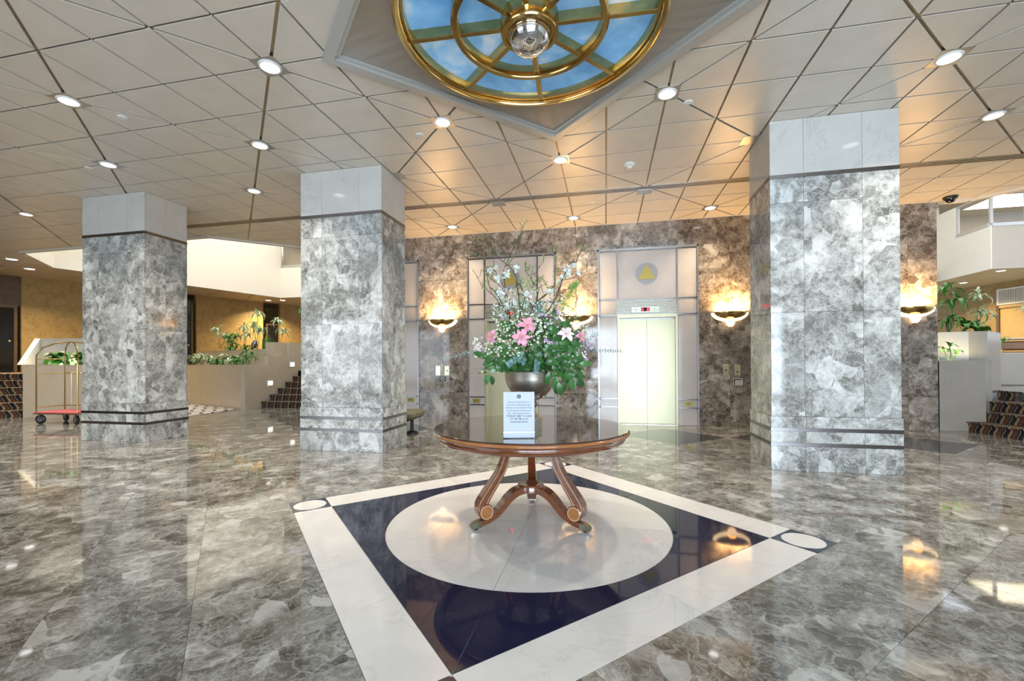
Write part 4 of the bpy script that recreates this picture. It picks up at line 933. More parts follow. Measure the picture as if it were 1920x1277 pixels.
HIGHP = [(-13.7, 13.3, 'low dracaena with drooping leaves at the left of the rear planter', [(-.1, 0, .62), (.25, 0, .40)], 'varieg', 18), (-13.1, 13.1, 'bushy light green plant at the left front of the rear planter', [(0, 0, .30), (.25, 0, .36), (.1, 0, .1)], 'plantleaf', 16), (-12.3, 12.9, 'thin-stemmed dracaena left of the centre of the rear planter', [(0, 0, .86), (.12, 0, .62)], 'varieg', 18), (-11.5, 12.6, 'tallest central dracaena with spreading striped crown', [(.05, 0, 1.30), (-.1, 0, .90), (.15, 0, .75)], 'varieg', 20),
    (-10.75, 12.25, 'upright sword-leaved plant at the right of the rear planter', [(0, 0, .05)], 'SW', 18), (-10.55, 12.45, 'curved-stem dracaena behind the sword-leaved plant', [(0, 0, 1.0), (.2, 0, .7)], 'varieg', 16), (-9.75, 13.3, 'tall drooping dracaena beside the middle column', [(-.1, 0, 1.15), (.30, 0, 1.25), (.15, .1, .8)], 'varieg', 22), (-10.2, 13.3, 'tall bushy green plant above the sword-leaved plant', [(-.1, 0, 1.25), (.1, 0, 1.05), (.25, 0, .85)], 'plantleaf', 20), (-9.45, 13.2, 'bushy green plant against the middle column', [(0, 0, .25), (.2, 0, .4)], 'plantleaf', 14), (-11.9, 12.6, 'low bright green filler plant in the rear planter', [(0, 0, .15), (.2, 0, .1)], 'plantleaf', 12), (-12.9, 12.95, 'small light green plant at the left front of the rear planter', [(0, 0, .12), (.2, 0, .18)], 'plantleaf', 12)]
for x, y, lab, heads, kind, n in HIGHP:
    if kind == 'SW':
        p = thing('planter_plant', lab, 'plant', (x, y, zhi)); SWM = strap_mesh('leaf', .62, .028, .35, 'plantleaf', 7, .3)
        for q in range(n): o = put('leaf', SWM, p, (rnd.uniform(-.14, .14), rnd.uniform(-.1, .1), 0)); s = rnd.uniform(.6, 1.1); o.scale = (s, s, s); o.rotation_euler = (0, -PI / 2 + rnd.uniform(-.05, .3), rnd.uniform(0, 6.28))
    else: plant('planter_plant', lab, x, y, zhi if y < 13.1 else 1.86, heads, STR[kind], n + 4, 1.45)
bl = MB().lathe([(.0001, .34), (.06, .29), (.095, .17), (.08, .06), (.0001, 0)], 14).obj('spathe_light', 'edgesteel', smooth=True); bl.location = (-11.35, 12.3, 1.78); bl.rotation_euler = (.2, .5, 0)
tag(bl, 'grey bullet-shaped garden spotlight among the plants of the rear planter', 'spotlight')
for k, (x, y, lab) in enumerate([(-13.5, 8.35, 'broad-leaved green plant at the left corner of the left planter'), (-13.0, 8.5, 'broad-leaved green plant in the middle of the left planter'), (-12.5, 8.45, 'broad-leaved green plant behind the luggage cart'), (-12.1, 8.6, 'broad-leaved plant against the left column edge')]):
    plant('planter_plant', lab, x, y, 1.19, [(0, 0, .20), (.15, 0, .12), (-.1, .1, .26)], BROAD + (BROADV if k > 1 else []), 15, 1.3 - .1 * (k % 2))
for (x, y, z, lab, heads, ms, n, s) in [
    (6.3, 9.72, 1.2, 'small dark-stemmed plant in front of the yellow-lit wall on the right', [(.0, 0, .34), (.10, 0, .22), (-.1, 0, .28)], BROAD, 5, .62), (6.05, 9.7, 1.2, 'low dark sprig at the left end of the right planter', [(0, 0, .1)], STR['plantleaf'], 8, .8),
    (7.1, 11.0, 1.76, 'large feathery green plant beside the elevator wall corner', [(0, 0, .35), (.1, 0, .7), (-.05, 0, .95)], STR['plantleaf'], 14, 1.9), (7.2, 10.7, 1.76, 'dense broad-leaved green plant in the right rear planter', [(0, 0, .22), (.2, 0, .15)], BROAD, 12, 1.1),
    (7.55, 11.0, 1.76, 'striped dracaena with a spiky crown in the right rear planter', [(.1, 0, .85), (.15, 0, .5)], STR['varieg'], 20, 1.25), (7.75, 11.2, 1.76, 'small broad-leaved plant at the right end of the right rear planter', [(0, 0, .25)], BROADV, 9, 1.0),
    (9.15, 12.5, 1.44, 'yellow-green plant behind the right planter near the counter', [(0, 0, .30)], STR['plantleaf'], 14, 1.0), (10.4, 13.55, 1.75, 'arching striped leaves at the right photo edge above the counter', [(.1, 0, .85)], STR['varieg'], 12, 1.4)]:
    plant('planter_plant', lab, x, y, z, heads, ms, n, s)
tag(MB().box(-.35, .5, -.3, .3, 0, .75, bev=.02).obj('plant_tub', 'plantergrey', None, (9.15, 12.5, .70)), 'grey stone tub behind the right planter', 'planter')

# ------------------------------------------------------------------ luggage cart
lc = thing('luggage_cart', 'brass birdcage luggage cart with red deck, half behind the left column', 'luggage cart', (-11.62, 7.45, 0), math.radians(4))
MB().box(-.56, .56, -.30, .30, .235, .265, bev=.012).obj('deck', 'redcarpet', lc); MB().box(-.575, .575, -.315, .315, .215, .236, bev=.008).obj('deck_bumper', 'darkwood', lc)
for sx in (-1, 1):
    for sy in (-1, 1):
        w = MB().lathe([(.03, -.022), (.085, -.022), (.10, -.012), (.10, .012), (.085, .022), (.03, .022)], 24, closed=True).obj('wheel', 'black', lc, (sx * .46, sy * .24, .101), smooth=True); w.rotation_euler = (PI / 2, 0, .25 * sx * sy)
        MB().lathe([(.0001, -.025), (.055, -.025), (.055, .025), (.0001, .025)], 16).obj('hub', 'rubber', w)
        MB().box(-.012, .012, -.034, -.026, -.0, .115).box(-.012, .012, .026, .034, 0, .115).box(-.03, .03, -.034, .034, .10, .115).obj('caster_fork', 'steel', lc, (sx * .46, sy * .24, .101))
        MB().tube([(sx * .53, sy * .27, .26), (sx * .53, sy * .27, 1.30), (sx * .53, sy * .27, 1.50), (sx * .44, sy * .22, 1.66), (sx * .25, sy * .12, 1.76), (0, 0, 1.80)], .014, 8).obj('post', 'brass', lc, smooth=True)
    for z in (.36, 1.10): MB().tube([(sx * .53, -.27, z), (sx * .53, .27, z)], .010, 8).obj('end_rail', 'brass', lc)
for z in (.36, 1.10): MB().tube([(-.53, .27, z), (.53, .27, z)], .010, 8).obj('side_rail', 'brass', lc)
for x in (-.35, -.18, 0, .18, .35): MB().tube([(x, .27, .36), (x, .27, 1.10)], .007, 6).obj('spindle', 'brass', lc)
MB().tube([(-.53, -.27, 1.42), (-.53, .27, 1.42)], .010, 8).obj('hanger_rail', 'brass', lc)

# bench whose end shows right of the middle column
bn = thing('bench', 'olive upholstered bench end on a black foot behind the middle column', 'bench', (-3.735, 7.45, 0), math.radians(0))
MB().box(-.60, .40, -.25, .25, .28, .43, bev=.05).obj('seat', 'olive', bn); MB().box(-.45, .25, -.14, .14, .235, .285, bev=.01).obj('seat_plate', 'black', bn)
for x in (-.38, .26): MB().lathe([(.0001, .24), (.03, .24), (.03, .06), (.11, .03), (.12, 0), (.0001, 0)], 18).obj('foot', 'black', bn, (x, 0, 0), smooth=True)

# ------------------------------------------------------------------ pedestal table
TX, TY, TZ = -.61, 3.56, .77
tb = thing('round_table', 'round mahogany pedestal table with glass top on three scrolled legs', 'table', (TX, TY, 0))
MB().lathe([(.0001, TZ), (.783, TZ), (.787, TZ - .003), (.783, TZ - .008), (.0001, TZ - .008)], 96).obj('glass_top', 'tabglass' if 'tabglass' in M else plain('dark_table_glass', (.05, .035, .028), .02, ior=1.6, coat=1), tb)
MB().lathe([(.0001, TZ - .0085), (.785, TZ - .0085), (.793, TZ - .018), (.792, TZ - .035), (.782, TZ - .046), (.765, TZ - .050), (.0001, TZ - .050)], 96).obj('table_top', 'wood', tb, smooth=True)
MB().lathe([(.789, TZ - .012), (.7945, TZ - .018), (.7935, TZ - .030), (.786, TZ - .034)], 96).obj('inlay_band', 'woodlight', tb, smooth=True)
MB().lathe([(.755, TZ - .05), (.757, TZ - .064), (.762, TZ - .070), (.758, TZ - .084), (.742, TZ - .096), (.72, TZ - .098), (.72, TZ - .05)], 96).obj('apron', 'wood', tb, smooth=True)
MB().lathe([(.0001, TZ - .052), (.30, TZ - .052), (.30, TZ - .10), (.0001, TZ - .10)], 32).obj('bearer', 'wood', tb)
for ang in (218, 338, 98):
    a = math.radians(ang); T_ = Matrix.Rotation(a, 4, 'Z')
    up = [(.20, TZ - .09), (.222, .57), (.262, .455), (.329, .352), (.392, .268), (.436, .20), (.440, .15), (.418, .115)]
    def smooth_path(P, n=4):
        out = []
        for i in range(len(P) - 1):
            p0, p1, p2, p3 = P[max(i - 1, 0)], P[i], P[i + 1], P[min(i + 2, len(P) - 1)]
            for k in range(n):
                t = k / n; out.append(tuple(.5 * (2 * p1[j] + (p2[j] - p0[j]) * t + (2 * p0[j] - 5 * p1[j] + 4 * p2[j] - p3[j]) * t * t + (3 * p1[j] - p0[j] - 3 * p2[j] + p3[j]) * t ** 3) for j in (0, 1)))
        return out + [P[-1]]
    sp = smooth_path(up); n = len(sp)
    leg = MB().sweep(sp, [.050 + .035 * (i / n) for i in range(n)], [.050 + .036 * min(1, 1.3 * i / n) for i in range(n)], T_).obj('scroll_leg', 'wood', tb)
    for s in (-1, 1):
        T2 = T_ @ Matrix.Translation((0, s * .0, 0))
        hw = [(.050 + .035 * (i / n)) / 2 + .0006 for i in range(n)]
        mbl = MB()
        for off in (-1, 1):
            pts = [T_ @ Vector((sp[i][0] + (.020 + .016 * i / n) * off, s * hw[i], sp[i][1])) for i in range(2, n - 4)]; mbl.tube(pts, .0022, 4)
        mbl.obj('inlay_line', 'woodline', leg)
    # outward and inward faces get the line too
    mbl = MB()
    for s in (-1, 1): mbl.tube([T_ @ Vector((sp[i][0] + (.0255 + .018 * min(1, 1.3 * i / n)), s * (.018 + .012 * i / n), sp[i][1])) for i in range(0, n - 6)], .0022, 4)
    mbl.obj('inlay_line', 'woodline', leg)
    C_ = T_ @ Matrix.Translation((.410, 0, .135)) @ Matrix.Rotation(PI / 2, 4, 'X')
    dm = MB().lathe([(.0001, -.046), (.053, -.046), (.060, -.040), (.060, .040), (.053, .046), (.0001, .046)], 28); dm.v = [tuple(C_ @ Vector(v)) for v in dm.v]; dm.obj('scroll_end', 'wood', leg, smooth=True)
    for s in (-1, 1):
        d2 = MB().lathe([(.0001, s * .0475), (.048, s * .0475)], 28); d2.v = [tuple(C_ @ Vector(v)) for v in d2.v]; d2.obj('scroll_disc', 'woodlight', leg)
        d3 = MB().lathe([(.048, s * .0475), (.0505, s * .0485), (.053, s * .0475)], 28); d3.v = [tuple(C_ @ Vector(v)) for v in d3.v]; d3.obj('scroll_line', 'woodline', leg)
    lo = smooth_path([(.0, .262), (.08, .262), (.15, .245), (.21, .205), (.265, .15), (.32, .10), (.39, .064), (.455, .045)])
    n = len(lo); base = MB().sweep(lo, [.115 - .058 * i / n for i in range(n)], [.052 - .010 * i / n for i in range(n)], T_).obj('saber_foot', 'wood', tb)
    pts = [T_ @ Vector((p[0], s * (.085 - .03 * i / n) / 2, p[1] + .021)) for s in (-1,) for i, p in enumerate(lo[4:])]
    toe = MB().sweep([(.450, .045), (.482, .042), (.512, .034), (.530, .024)], [.062, .060, .052, .036], [.052, .046, .036, .022], T_).obj('brass_toe', 'brassdark' if 'brassdark' in M else brushed('aged_brass', (.28, .27, .20), .3, (5, 5, 5)), base)
    w = MB().lathe([(.0001, -.014), (.018, -.014), (.018, .014), (.0001, .014)], 16); C2 = T_ @ Matrix.Translation((.487, 0, .0185)) @ Matrix.Rotation(PI / 2, 4, 'X'); w.v = [tuple(C2 @ Vector(v)) for v in w.v]; w.obj('caster', 'black', base)
MB().lathe([(.0001, .296), (.05, .295), (.075, .302), (.100, .302), (.108, .292), (.108, .25), (.08, .235), (.0001, .232)], 36).obj('hub_disc', 'wood', tb, smooth=True)

# ------------------------------------------------------------------ urn
ur = thing('pedestal_urn', 'brushed pewter pedestal bowl holding the flowers on the table', 'urn', (TX, TY, TZ))
MB().prism([(.105 * math.cos(PI / 8 + k * PI / 4) , .105 * math.sin(PI / 8 + k * PI / 4)) for k in range(8)], 0, .070).obj('plinth', 'pewter', ur)
MB().lathe([(.100, .070), (.096, .080), (.070, .090), (.052, .108), (.040, .135), (.036, .150), (.045, .156), (.060, .168), (.066, .183), (.060, .198), (.045, .208), (.05, .216), (.0001, .216)], 40).obj('stem', 'pewter', ur, smooth=True)
MB().lathe([(.0001, .206), (.060, .214), (.115, .240), (.160, .285), (.190, .335), (.206, .390), (.210, .445), (.213, .452), (.208, .456), (.200, .445), (.18, .36), (.10, .27), (.0001, .25)], 56).obj('bowl', 'pewter', ur, smooth=True)
for k in range(14):  # chrome dots shaped to imitate downlights mirrored in the bowl, no real studs
    a = k * 2 * PI / 14; MB().lathe([(.0001, .004), (.004, .003), (.006, 0)], 8).obj('glint_dot', 'chrome', ur, (.132 * math.cos(a), .132 * math.sin(a), .248)).rotation_euler = (0, PI * .7, a)

# ------------------------------------------------------------------ notice in an acrylic stand
sg = thing('table_sign', 'white printed meeting notice in a clear acrylic stand on the table', 'sign', (-.592, 2.985, TZ), math.radians(12.3) * 0 + math.radians(-12.0) * -1)
MB().box(-.108, .108, -.002, .002, .046, .322).obj('acrylic_sheet', 'acrylic', sg); MB().box(-.1075, .1075, -.0045, -.0025, .047, .321).obj('paper', 'paper', sg)
MB().box(-.110, .110, -.030, .045, 0, .005).obj('acrylic_base', 'acrylic', sg); MB().box(-.108, .108, -.010, -.006, .005, .046).obj('acrylic_lip', 'paper', sg); MB().box(-.109, .109, -.0105, -.005, .041, .046).obj('lip_edge', 'steel', sg)
MB().lathe([(.0105, 0), (.013, .0004), (.0145, 0)], 24, (0, 0, 0)).lathe([(.0001, .0002), (.004, .0002)], 12).lathe([(.006, .0002), (.008, .0003), (.0095, .0002)], 20).obj('round_seal', 'ink', sg, (0, -.0048, .290)).rotation_euler = (PI / 2, 0, 0)
LINES = ['Quarterly Open Board of', "Directors' Meeting of Unit", 'Owners of the Imperial Plaza', 'Condominium Association,', 'No. 1335 will be held on', 'TUESDAY, MAY 14, 2024,', 'AT 7:00 PM, in the', 'Community Room.']
for k, tx in enumerate(LINES):
    cu = bpy.data.curves.new('text', 'FONT'); cu.body = tx; cu.size = .0155 if k < 5 else .0165; cu.align_x = 'CENTER'; cu.extrude = .0001; cu.resolution_u = 2
    if k >= 5: cu.offset = .00025
    to = bpy.data.objects.new('tmp', cu); COL.objects.link(to); dg = bpy.context.evaluated_depsgraph_get(); me = bpy.data.meshes.new_from_object(to.evaluated_get(dg)); bpy.data.objects.remove(to)
    me.materials.clear(); me.materials.append(M['ink']); o = put('printed_line', me, sg, (0, -.0049, .246 - k * .0195)); o.rotation_euler = (PI / 2, 0, 0)

# ------------------------------------------------------------------ flower arrangement
fa = thing('flower_arrangement', 'tall mixed bouquet of lilies, blossom branches and green leaves in the pewter bowl', 'flowers', (TX, TY, TZ + .44))
FO = Vector((TX, TY, TZ + .44)); D0 = (Vector((TX, TY, 1.3)) - Vector((0, 0, 1.3))).dot(FW)
def fp(zx, zy, dd=0):                                        # bouquet coordinates measured across the bouquet, dd towards the room's back
    return at(820 + zx / 3.869, 410 + zy / 3.869, D0 + dd) - FO
rf = random.Random(5)
def small_leaf_mesh(L, w, mat):
    return MB().add([(0, 0, 0), (L * .45, -w, .0), (L, 0, -.002), (L * .45, w, .0), (L * .4, 0, -w * .3)], [(0, 1, 4), (1, 2, 4), (2, 3, 4), (3, 0, 4)]).mesh('leaf', mat)
def scatter_leaves(mb, P, n, L, w, rnd_=rf):
    for _ in range(n):
        T_ = Matrix.Translation(P + Vector([rnd_.gauss(0, .006) for _ in range(3)])) @ Matrix.Rotation(rnd_.uniform(0, 6.28), 4, 'Z') @ Matrix.Rotation(rnd_.uniform(-1.4, .6), 4, 'Y') @ Matrix.Rotation(rnd_.uniform(-.8, .8), 4, 'X')
        l = L * rnd_.uniform(.6, 1.2); ww = w * rnd_.uniform(.8, 1.2)
        mb.add([T_ @ Vector(p) for p in [(0, 0, 0), (l * .45, -ww, 0), (l, 0, 0), (l * .45, ww, 0)]], [(0, 1, 2, 3)])
def blossom_cluster(mb, P, R, n, pr=.008):
    for _ in range(n):
        q = P + Vector([rf.gauss(0, R * .5) for _ in range(3)]); T0 = Matrix.Translation(q) @ Matrix.Rotation(rf.uniform(0, 6.28), 4, 'Z') @ Matrix.Rotation(rf.uniform(0, 3), 4, 'X')
        for k in range(5):
            T_ = T0 @ Matrix.Rotation(k * 2 * PI / 5, 4, 'Z'); mb.add([T_ @ Vector(p) for p in [(0, 0, 0), (pr * .6, -pr * .5, pr * .25), (pr * 1.3, 0, pr * .35), (pr * .6, pr * .5, pr * .25)]], [(0, 1, 2, 3)])
BR = [([(600, 760), (600, 690), (590, 560), (575, 430), (545, 370), (450, 290), (400, 235), (350, 150)], -.02, .55, .6, 1), ([(560, 780), (505, 690), (400, 550), (330, 500), (265, 380)], .08, .3, 0, .8), ([(560, 780), (500, 680), (440, 560), (370, 470), (345, 300), (250, 255)], -.10, .9, 0, .9),
    ([(650, 760), (690, 650), (720, 600), (780, 560), (850, 490), (862, 340), (865, 200)], .10, .8, 0, .9), ([(720, 780), (800, 670), (870, 560), (905, 450), (960, 320), (1010, 310), (1070, 170), (1068, 110)], -.05, .25, .7, 1), ([(870, 560), (905, 450), (1000, 420), (1125, 365)], -.02, .3, .3, .6), ([(690, 650), (650, 560), (700, 480), (680, 440), (640, 380), (640, 310)], .14, .8, .2, .8),
    ([(540, 740), (490, 600), (480, 380), (520, 280), (590, 150), (620, 60), (650, 10)], .16, .5, 0, .8), ([(690, 700), (720, 600), (740, 500), (680, 440), (770, 310)], -.12, .6, 0, .7), ([(570, 720), (540, 600), (440, 470), (370, 420), (320, 370)], .02, .5, .4, .7), ([(760, 760), (860, 640), (920, 520), (1040, 460)], .12, .9, 0, .7), ([(800, 720), (950, 690), (1000, 640), (1020, 550)], .05, .3, 0, .6),
    ([(780, 560), (740, 460), (720, 400)], .06, .4, .3, .5), ([(850, 490), (800, 500), (770, 460)], .02, .4, 0, .5), ([(440, 560), (480, 500), (420, 380), (380, 380)], -.06, .2, .9, .6), ([(600, 700), (640, 560), (600, 470), (560, 500)], -.14, .3, .4, .6)]
for pts, dd, lv, bl_, th in BR:
    P3 = [fp(x, y, dd * (i / (len(pts) - 1)) ** .8) for i, (x, y) in enumerate(pts)]
    # subdivide with a little jitter so twigs look grown
    Q = []
    for i in range(len(P3) - 1):
        for k in range(3): Q.append(P3[i].lerp(P3[i + 1], k / 3) + (Vector([rf.gauss(0, .0035) for _ in range(3)]) if k else Vector()))
    Q.append(P3[-1]); n = len(Q)
    br = MB().tube(Q, [.0062 * th * (1 - .68 * i / n) for i in range(n)], 5).obj('branch', 'bark', fa)
    tw = MB(); lm = MB()
    for i in range(3, n):
        if rf.random() < .75:
            d = Vector([rf.gauss(0, 1) for _ in range(3)]).normalized() * rf.uniform(.03, .09) + Vector((0, 0, .03)); e = Q[i] + d
            tw.tube([Q[i], Q[i] + d * .5 + Vector((0, 0, .004)), e], [.0026, .0021, .0014], 4)
            if lv > rf.random(): scatter_leaves(lm, e, 3, .028, .005); scatter_leaves(lm, Q[i] + d * .5, 2, .024, .0045)
        if i > n * .35 and rf.random() < lv: scatter_leaves(lm, Q[i], 4, .026, .0048)
    if tw.v: stuff(tw.obj('twigs', 'bark', br))
    if lm.v: stuff(lm.obj('young_leaves', 'leafpale', br))
CLU = [(575, 360, .022, -.02), (425, 352, .012, -.1), (382, 380, .014, -.06), (440, 430, .026, -.05), (500, 400, .022, -.02), (455, 530, .024, -.08), (940, 360, .024, -.05), (950, 395, .022, -.05), (990, 340, .016, -.04), (905, 428, .016, -.02), (820, 530, .020, .02), (650, 540, .020, -.12), (1025, 390, .012, -.02), (888, 462, .014, 0), (500, 640, .03, .02), (640, 610, .03, .02), (560, 620, .03, .05)]
for x, y, R, dd in CLU:
    mb = MB(); blossom_cluster(mb, fp(x, y, dd), R, int(16 + R * 900), .011); stuff(mb.obj('blossom_cluster', 'blossom', fa))
# airy white and green filler behind
mb = MB(); mg = MB(); ms = MB()
for _ in range(520):
    x = rf.uniform(400, 930); y = rf.gauss(640, 75); dd = rf.uniform(-.10, .22)
    if y < 500 or y > 800: continue
    P = fp(x, y, dd); blossom_cluster(mb, P, .006, 2, .0065)
    if rf.random() < .3: scatter_leaves(mg, P, 2, .02, .004)
    if rf.random() < .3: ms.tube([fp(600 + (x - 600) * .4, 880, dd * .4), fp(600 + (x - 600) * .8, y * .5 + 440, dd * .8), P], [.0016, .0013, .0008], 4)
for (x0, x1, yy0, yy1, nn_) in ((590, 660, 420, 640, 40), (890, 1010, 470, 660, 50), (330, 370, 400, 520, 10), (960, 1060, 440, 500, 14)):
    for _ in range(nn_):
        t = rf.random(); P = fp(x0 + (x1 - x0) * (t if x0 != 590 else rf.random()), yy1 - (yy1 - yy0) * t + rf.gauss(0, 14), rf.uniform(-.05, .1)); scatter_leaves(mg, P, 5, .026, .005)
stuff(mb.obj('filler_blossom', 'blossom', fa)); stuff(mg.obj('filler_leaves', 'leafpale', fa)); stuff(ms.obj('filler_stems', 'stem', fa))
# tiny daisies on fine stems
mb = MB(); md = MB(); ms = MB()
REG = [(260, 500, 860, 1010, 80, -.16), (700, 800, 730, 930, 26, -.22), (560, 720, 850, 930, 22, -.2), (950, 1080, 900, 1060, 40, -.10), (440, 600, 800, 1000, 60, -.22), (600, 960, 680, 860, 60, -.16), (420, 620, 700, 860, 60, -.12), (980, 1090, 740, 830, 30, .02)]
for x0, x1, y0, y1, n, dd in REG:
    for _ in range(n):
        P = fp(rf.uniform(x0, x1), rf.uniform(y0, y1), dd + rf.uniform(-.05, .08)); r = rf.uniform(.006, .0095) * (1.35 if x0 == 700 else 1)
        T_ = Matrix.Translation(P) @ (Vector((0, 0, 0)) - FW + Vector([rf.gauss(0, .4) for _ in range(3)])).to_track_quat('Z', 'Y').to_matrix().to_4x4()
        k8 = [(r * math.cos(q * PI / 4), r * math.sin(q * PI / 4), -r * .15) for q in range(8)]
        mb.add([T_ @ Vector(p) for p in k8 + [(0, 0, r * .25)]], [(q, (q + 1) % 8, 8) for q in range(8)]); md.add([T_ @ Vector((p[0] * .36, p[1] * .36, r * .32)) for p in k8], [tuple(range(8))])
        if rf.random() < .6: ms.tube([P, P * .6 + Vector((0, 0, -.01))], [.0010, .0014], 3)
stuff(mb.obj('tiny_daisies', 'daisy', fa)); stuff(md.obj('daisy_eyes', 'leafpale', fa)); stuff(ms.obj('fine_stems', 'stem', fa))
# needle greenery core
mb = MB()
for _ in range(900):
    a = rf.uniform(0, 2 * PI); e = rf.uniform(.05, 1.3); L = rf.uniform(.16, .46) * (1 - .25 * e / 1.3); d = Vector((math.cos(a) * math.cos(e), math.sin(a) * math.cos(e), math.sin(e) * .8)); s = Vector((rf.gauss(0, .05), rf.gauss(0, .05), .0))
    mb.tube([s + d * L * .3, s + d * L * .7 + Vector((0, 0, .01)), s + d * L], [.0022, .0018, .0008], 3)
stuff(mb.obj('needle_greenery', 'leaf', fa))
MB().lathe([(.0001, .17), (.10, .15), (.17, .09), (.185, .02), (.0001, -.02)], 20).obj('moss_mound', M['leaf'], fa, smooth=True)
# big salal leaves
def oval_leaf(L, w, mat='leaf'):
    n = 6; vs = []
    for i in range(n + 1):
        t = i / n; ww = w * math.sin(PI * (t * .93 + .035)) ** .75 * (1 - .25 * t); x = L * t; z = -.35 * L * t * t + .08 * L * t
        for s in (-1, 0, 1): vs.append((x, s * ww, z + abs(s) * ww * .18))
    return MB().add(vs, [(i * 3 + k, (i + 1) * 3 + k, (i + 1) * 3 + k + 1, i * 3 + k + 1) for i in range(n) for k in (0, 1)]).mesh('leaf', mat, True)
OV = [oval_leaf(.078, .024), oval_leaf(.066, .022), oval_leaf(.088, .025)]
def face_leaf(me, P, ang, tilt, s=1, name='leaf', parent=None):
    """leaf lying roughly in the plane facing the room, pointing along ang"""
    o = put(name, me, parent or fa, P); x = RT * math.cos(ang) + Vector((0, 0, 1)) * math.sin(ang); zn = (-Vector((FW.x, FW.y, 0)).normalized() + Vector((rf.gauss(0, .35), rf.gauss(0, .35), .35 + rf.gauss(0, .3)))).normalized()
    y = zn.cross(x).normalized(); zn = x.cross(y).normalized(); o.rotation_mode = 'QUATERNION'; o.rotation_quaternion = Matrix((x, y, zn)).transposed().to_quaternion(); o.scale = (s, s, s); return o
for (x, y, ang, s) in [(365, 1120, 170, 1.05), (385, 1110, 30, 1.0), (375, 1130, 245, .95), (390, 1140, 285, .95), (400, 1040, 200, 1), (430, 1060, 310, 1), (350, 1010, 150, 1), (380, 1040, 130, .8), (470, 1070, 320, 1), (450, 1020, 20, .9),
    (660, 1130, 225, .9), (680, 1130, 270, .7), (710, 1120, 300, .8), (650, 1090, 190, .8), (860, 1150, 265, 1.1), (880, 1190, 280, 1), (865, 1210, 262, .9), (900, 1120, 300, 1.1), (960, 1170, 290, 1.1), (990, 1150, 320, 1.1), (1020, 1100, 300, 1.1), (1000, 1060, 340, 1.1), (960, 1090, 250, 1.1), (930, 1180, 250, 1), (1000, 1180, 240, .9), (1030, 1060, 10, 1)]:
    face_leaf(rf.choice(OV), fp(x, y, -.16 + rf.uniform(-.04, .04)), math.radians(ang), 0, s * 1.2)
for _ in range(150):
    if rf.random() < .62: x = rf.uniform(770, 1040); y = rf.uniform(900, 1150)
    else: x = rf.uniform(370, 780); y = rf.uniform(930, 1060)
    if x > 990 and y < 960: continue
    if 480 < x < 760 and y > 1075: continue
    dd = -.05 - .17 * math.cos((x - 670) / 400 * 1.3) + rf.uniform(-.03, .05)
    ang = math.atan2(-(y - 930), (x - 670)) + rf.gauss(0, .7); face_leaf(rf.choice(OV), fp(x, y, dd), ang, 0, rf.uniform(.75, 1.15))
for _ in range(95):
    face_leaf(rf.choice(OV), fp(rf.uniform(430, 1000), rf.uniform(800, 965), rf.uniform(-.10, .08)), rf.uniform(.1, 3.0), 0, rf.uniform(.7, 1.05))
for _ in range(26):
    face_leaf(rf.choice(OV), fp(rf.uniform(760, 930), rf.uniform(720, 930), rf.uniform(-.2, -.05)), rf.uniform(.2, 2.8), 0, rf.uniform(.8, 1.2))
# eucalyptus sprays
EU = oval_leaf(.034, .016, 'euc'); EUS = oval_leaf(.040, .006, 'euc')
def spray(name, P0, P1, n, me, s, up=.01, mat='euc'):
    e = MB().tube([P0, (P0 + P1) / 2 + Vector((0, 0, up)), P1], [.002, .0016, .0009], 5).obj(name, mat, fa)
    for k in range(n):
        t = (k + 1) / (n + 1); P = P0.lerp(P1, t) + Vector((0, 0, up * 4 * t * (1 - t) * .5)); dr = (P1 - P0).normalized(); ang = math.atan2(dr.z, dr.dot(RT))
        for sg_ in (-1, 1): face_leaf(me, P, ang + sg_ * rf.uniform(.7, 1.2), 0, s * rf.uniform(.8, 1.1) * (1 - .3 * t), parent=e)
spray('eucalyptus_spray', fp(640, 980, -.20), fp(505, 1070, -.28), 8, EU, 1.3); spray('eucalyptus_spray', fp(735, 960, -.20), fp(715, 1130, -.29), 9, EU, 1.15); spray('eucalyptus_spray', fp(420, 955, -.05), fp(45, 1020, -.10), 11, EUS, 1.0, .02)
spray('eucalyptus_spray', fp(740, 700, 0), fp(750, 590, 0), 6, EU, 1.1); spray('eucalyptus_spray', fp(640, 1000, -.2), fp(610, 1060, -.25), 4, EU, 1.2)
DK = oval_leaf(.028, .004, 'darkleaf'); spray('dark_sprig', fp(1080, 960, 0), fp(1345, 962, .02), 13, DK, 1.0, .004, 'darkleaf'); spray('dark_sprig', fp(980, 960, -.05), fp(1170, 830, .0), 11, EUS, .9, .01); spray('dark_sprig', fp(990, 740, .05), fp(1030, 670, .05), 5, EUS, .8)
# lilies
def petal_mesh(mat, L=.085, w=.019):
    n = 7; vs = []
    for i in range(n + 1):
        t = i / n; ww = w * math.sin(PI * (t * .90 + .06)) ** .8; x = L * t * (1 - .10 * t); z = L * (.55 * t - .55 * t ** 2.6)
        for s in (-1, 0, 1): vs.append((x, s * ww, z + abs(s) * ww * .35))
    return MB().add(vs, [(i * 3 + k, (i + 1) * 3 + k, (i + 1) * 3 + k + 1, i * 3 + k + 1) for i in range(n) for k in (0, 1)]).mesh('petal', mat, True)
PT = {k: petal_mesh(k) for k in ('pink', 'palepink')}
STM = MB()
for k in range(6): a = k * PI / 3; STM.tube([(0, 0, 0), (.012 * math.cos(a), .012 * math.sin(a), .03), (.022 * math.cos(a), .022 * math.sin(a), .045)], .0011, 4); STM.box(.019 * math.cos(a) - .003, .019 * math.cos(a) + .003, .019 * math.sin(a) - .0015, .019 * math.sin(a) + .0015, .043, .047)
STMM = STM.mesh('stamens', 'stamen')
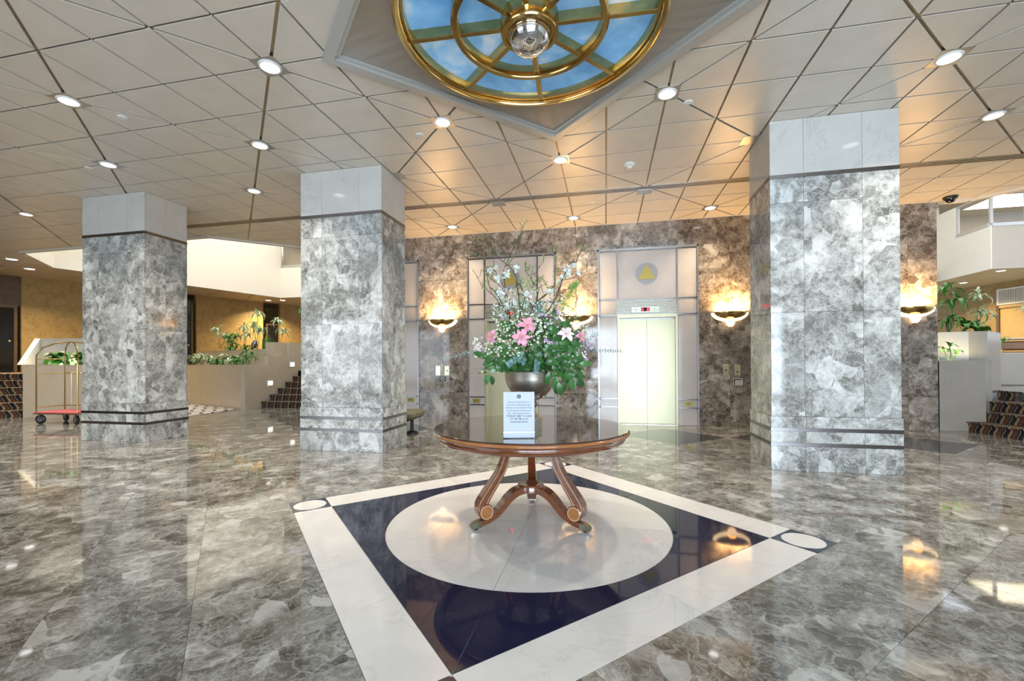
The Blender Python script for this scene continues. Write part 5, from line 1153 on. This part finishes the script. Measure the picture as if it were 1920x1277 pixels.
for (x, y, dd, mat, s, nx_, nz_) in [(650, 775, -.24, 'pink', 1.0, .25, .45), (612, 860, -.29, 'pink', 1.0, -.1, .05), (395, 855, -.16, 'pink', .85, -.8, .1), (935, 840, -.20, 'palepink', .95, .1, .5), (1035, 855, -.12, 'pink', .8, .9, .2), (300, 930, -.10, 'palepink', .6, -.7, 0)]:
    ax = (-FW * .9 + RT * nx_ + Vector((0, 0, 1)) * nz_).normalized(); l = bpy.data.objects.new('lily', None); COL.objects.link(l); l.parent = fa; l.location = fp(x, y, dd); l.rotation_mode = 'QUATERNION'; l.rotation_quaternion = ax.to_track_quat('Z', 'Y'); l.scale = (s, s, s)
    if mat == 'palepink': l['label'] = 'pale pink lily'
    for k in range(6):
        o = put('petal', PT[mat], l); o.rotation_euler = (0, 0, k * PI / 3 + rf.gauss(0, .08)); q = 1.0 if k % 2 else .9; o.scale = (q, q * (1.15 if k % 2 else .85), q)
    put('stamens', STMM, l)
# mauve flowers with dark eyes
def mauve(P, r):
    ax = (-FW + Vector([rf.gauss(0, .35) for _ in range(3)])).normalized(); mbm = MB(); n = 9
    for k in range(n):
        T_ = Matrix.Rotation(k * 2 * PI / n, 4, 'Z'); mbm.add([T_ @ Vector(p) for p in [(0, 0, 0), (r * .55, -r * .26, r * .12), (r, 0, r * .05), (r * .55, r * .26, r * .12)]], [(0, 1, 2, 3)])
    o = mbm.obj('mauve_flower', 'mauve', fa, P); o.rotation_mode = 'QUATERNION'; o.rotation_quaternion = ax.to_track_quat('Z', 'Y'); MB().lathe([(.0001, r * .22), (r * .26, r * .16), (r * .3, 0)], 10).obj('flower_eye', 'purple', o)
for x, y in [(760, 700), (785, 705), (765, 690), (802, 760), (790, 880), (815, 885), (830, 905), (808, 900), (870, 680), (905, 690), (910, 700), (880, 665), (1100, 900), (1090, 920), (1080, 1020), (1070, 1010), (1110, 940), (285, 920), (300, 935), (280, 940), (310, 910), (400, 830), (470, 720), (415, 815)]:
    mauve(fp(x + rf.uniform(-6, 6), y + rf.uniform(-6, 6), -.22 if 700 < x < 850 else -.08), rf.uniform(.013, .018))
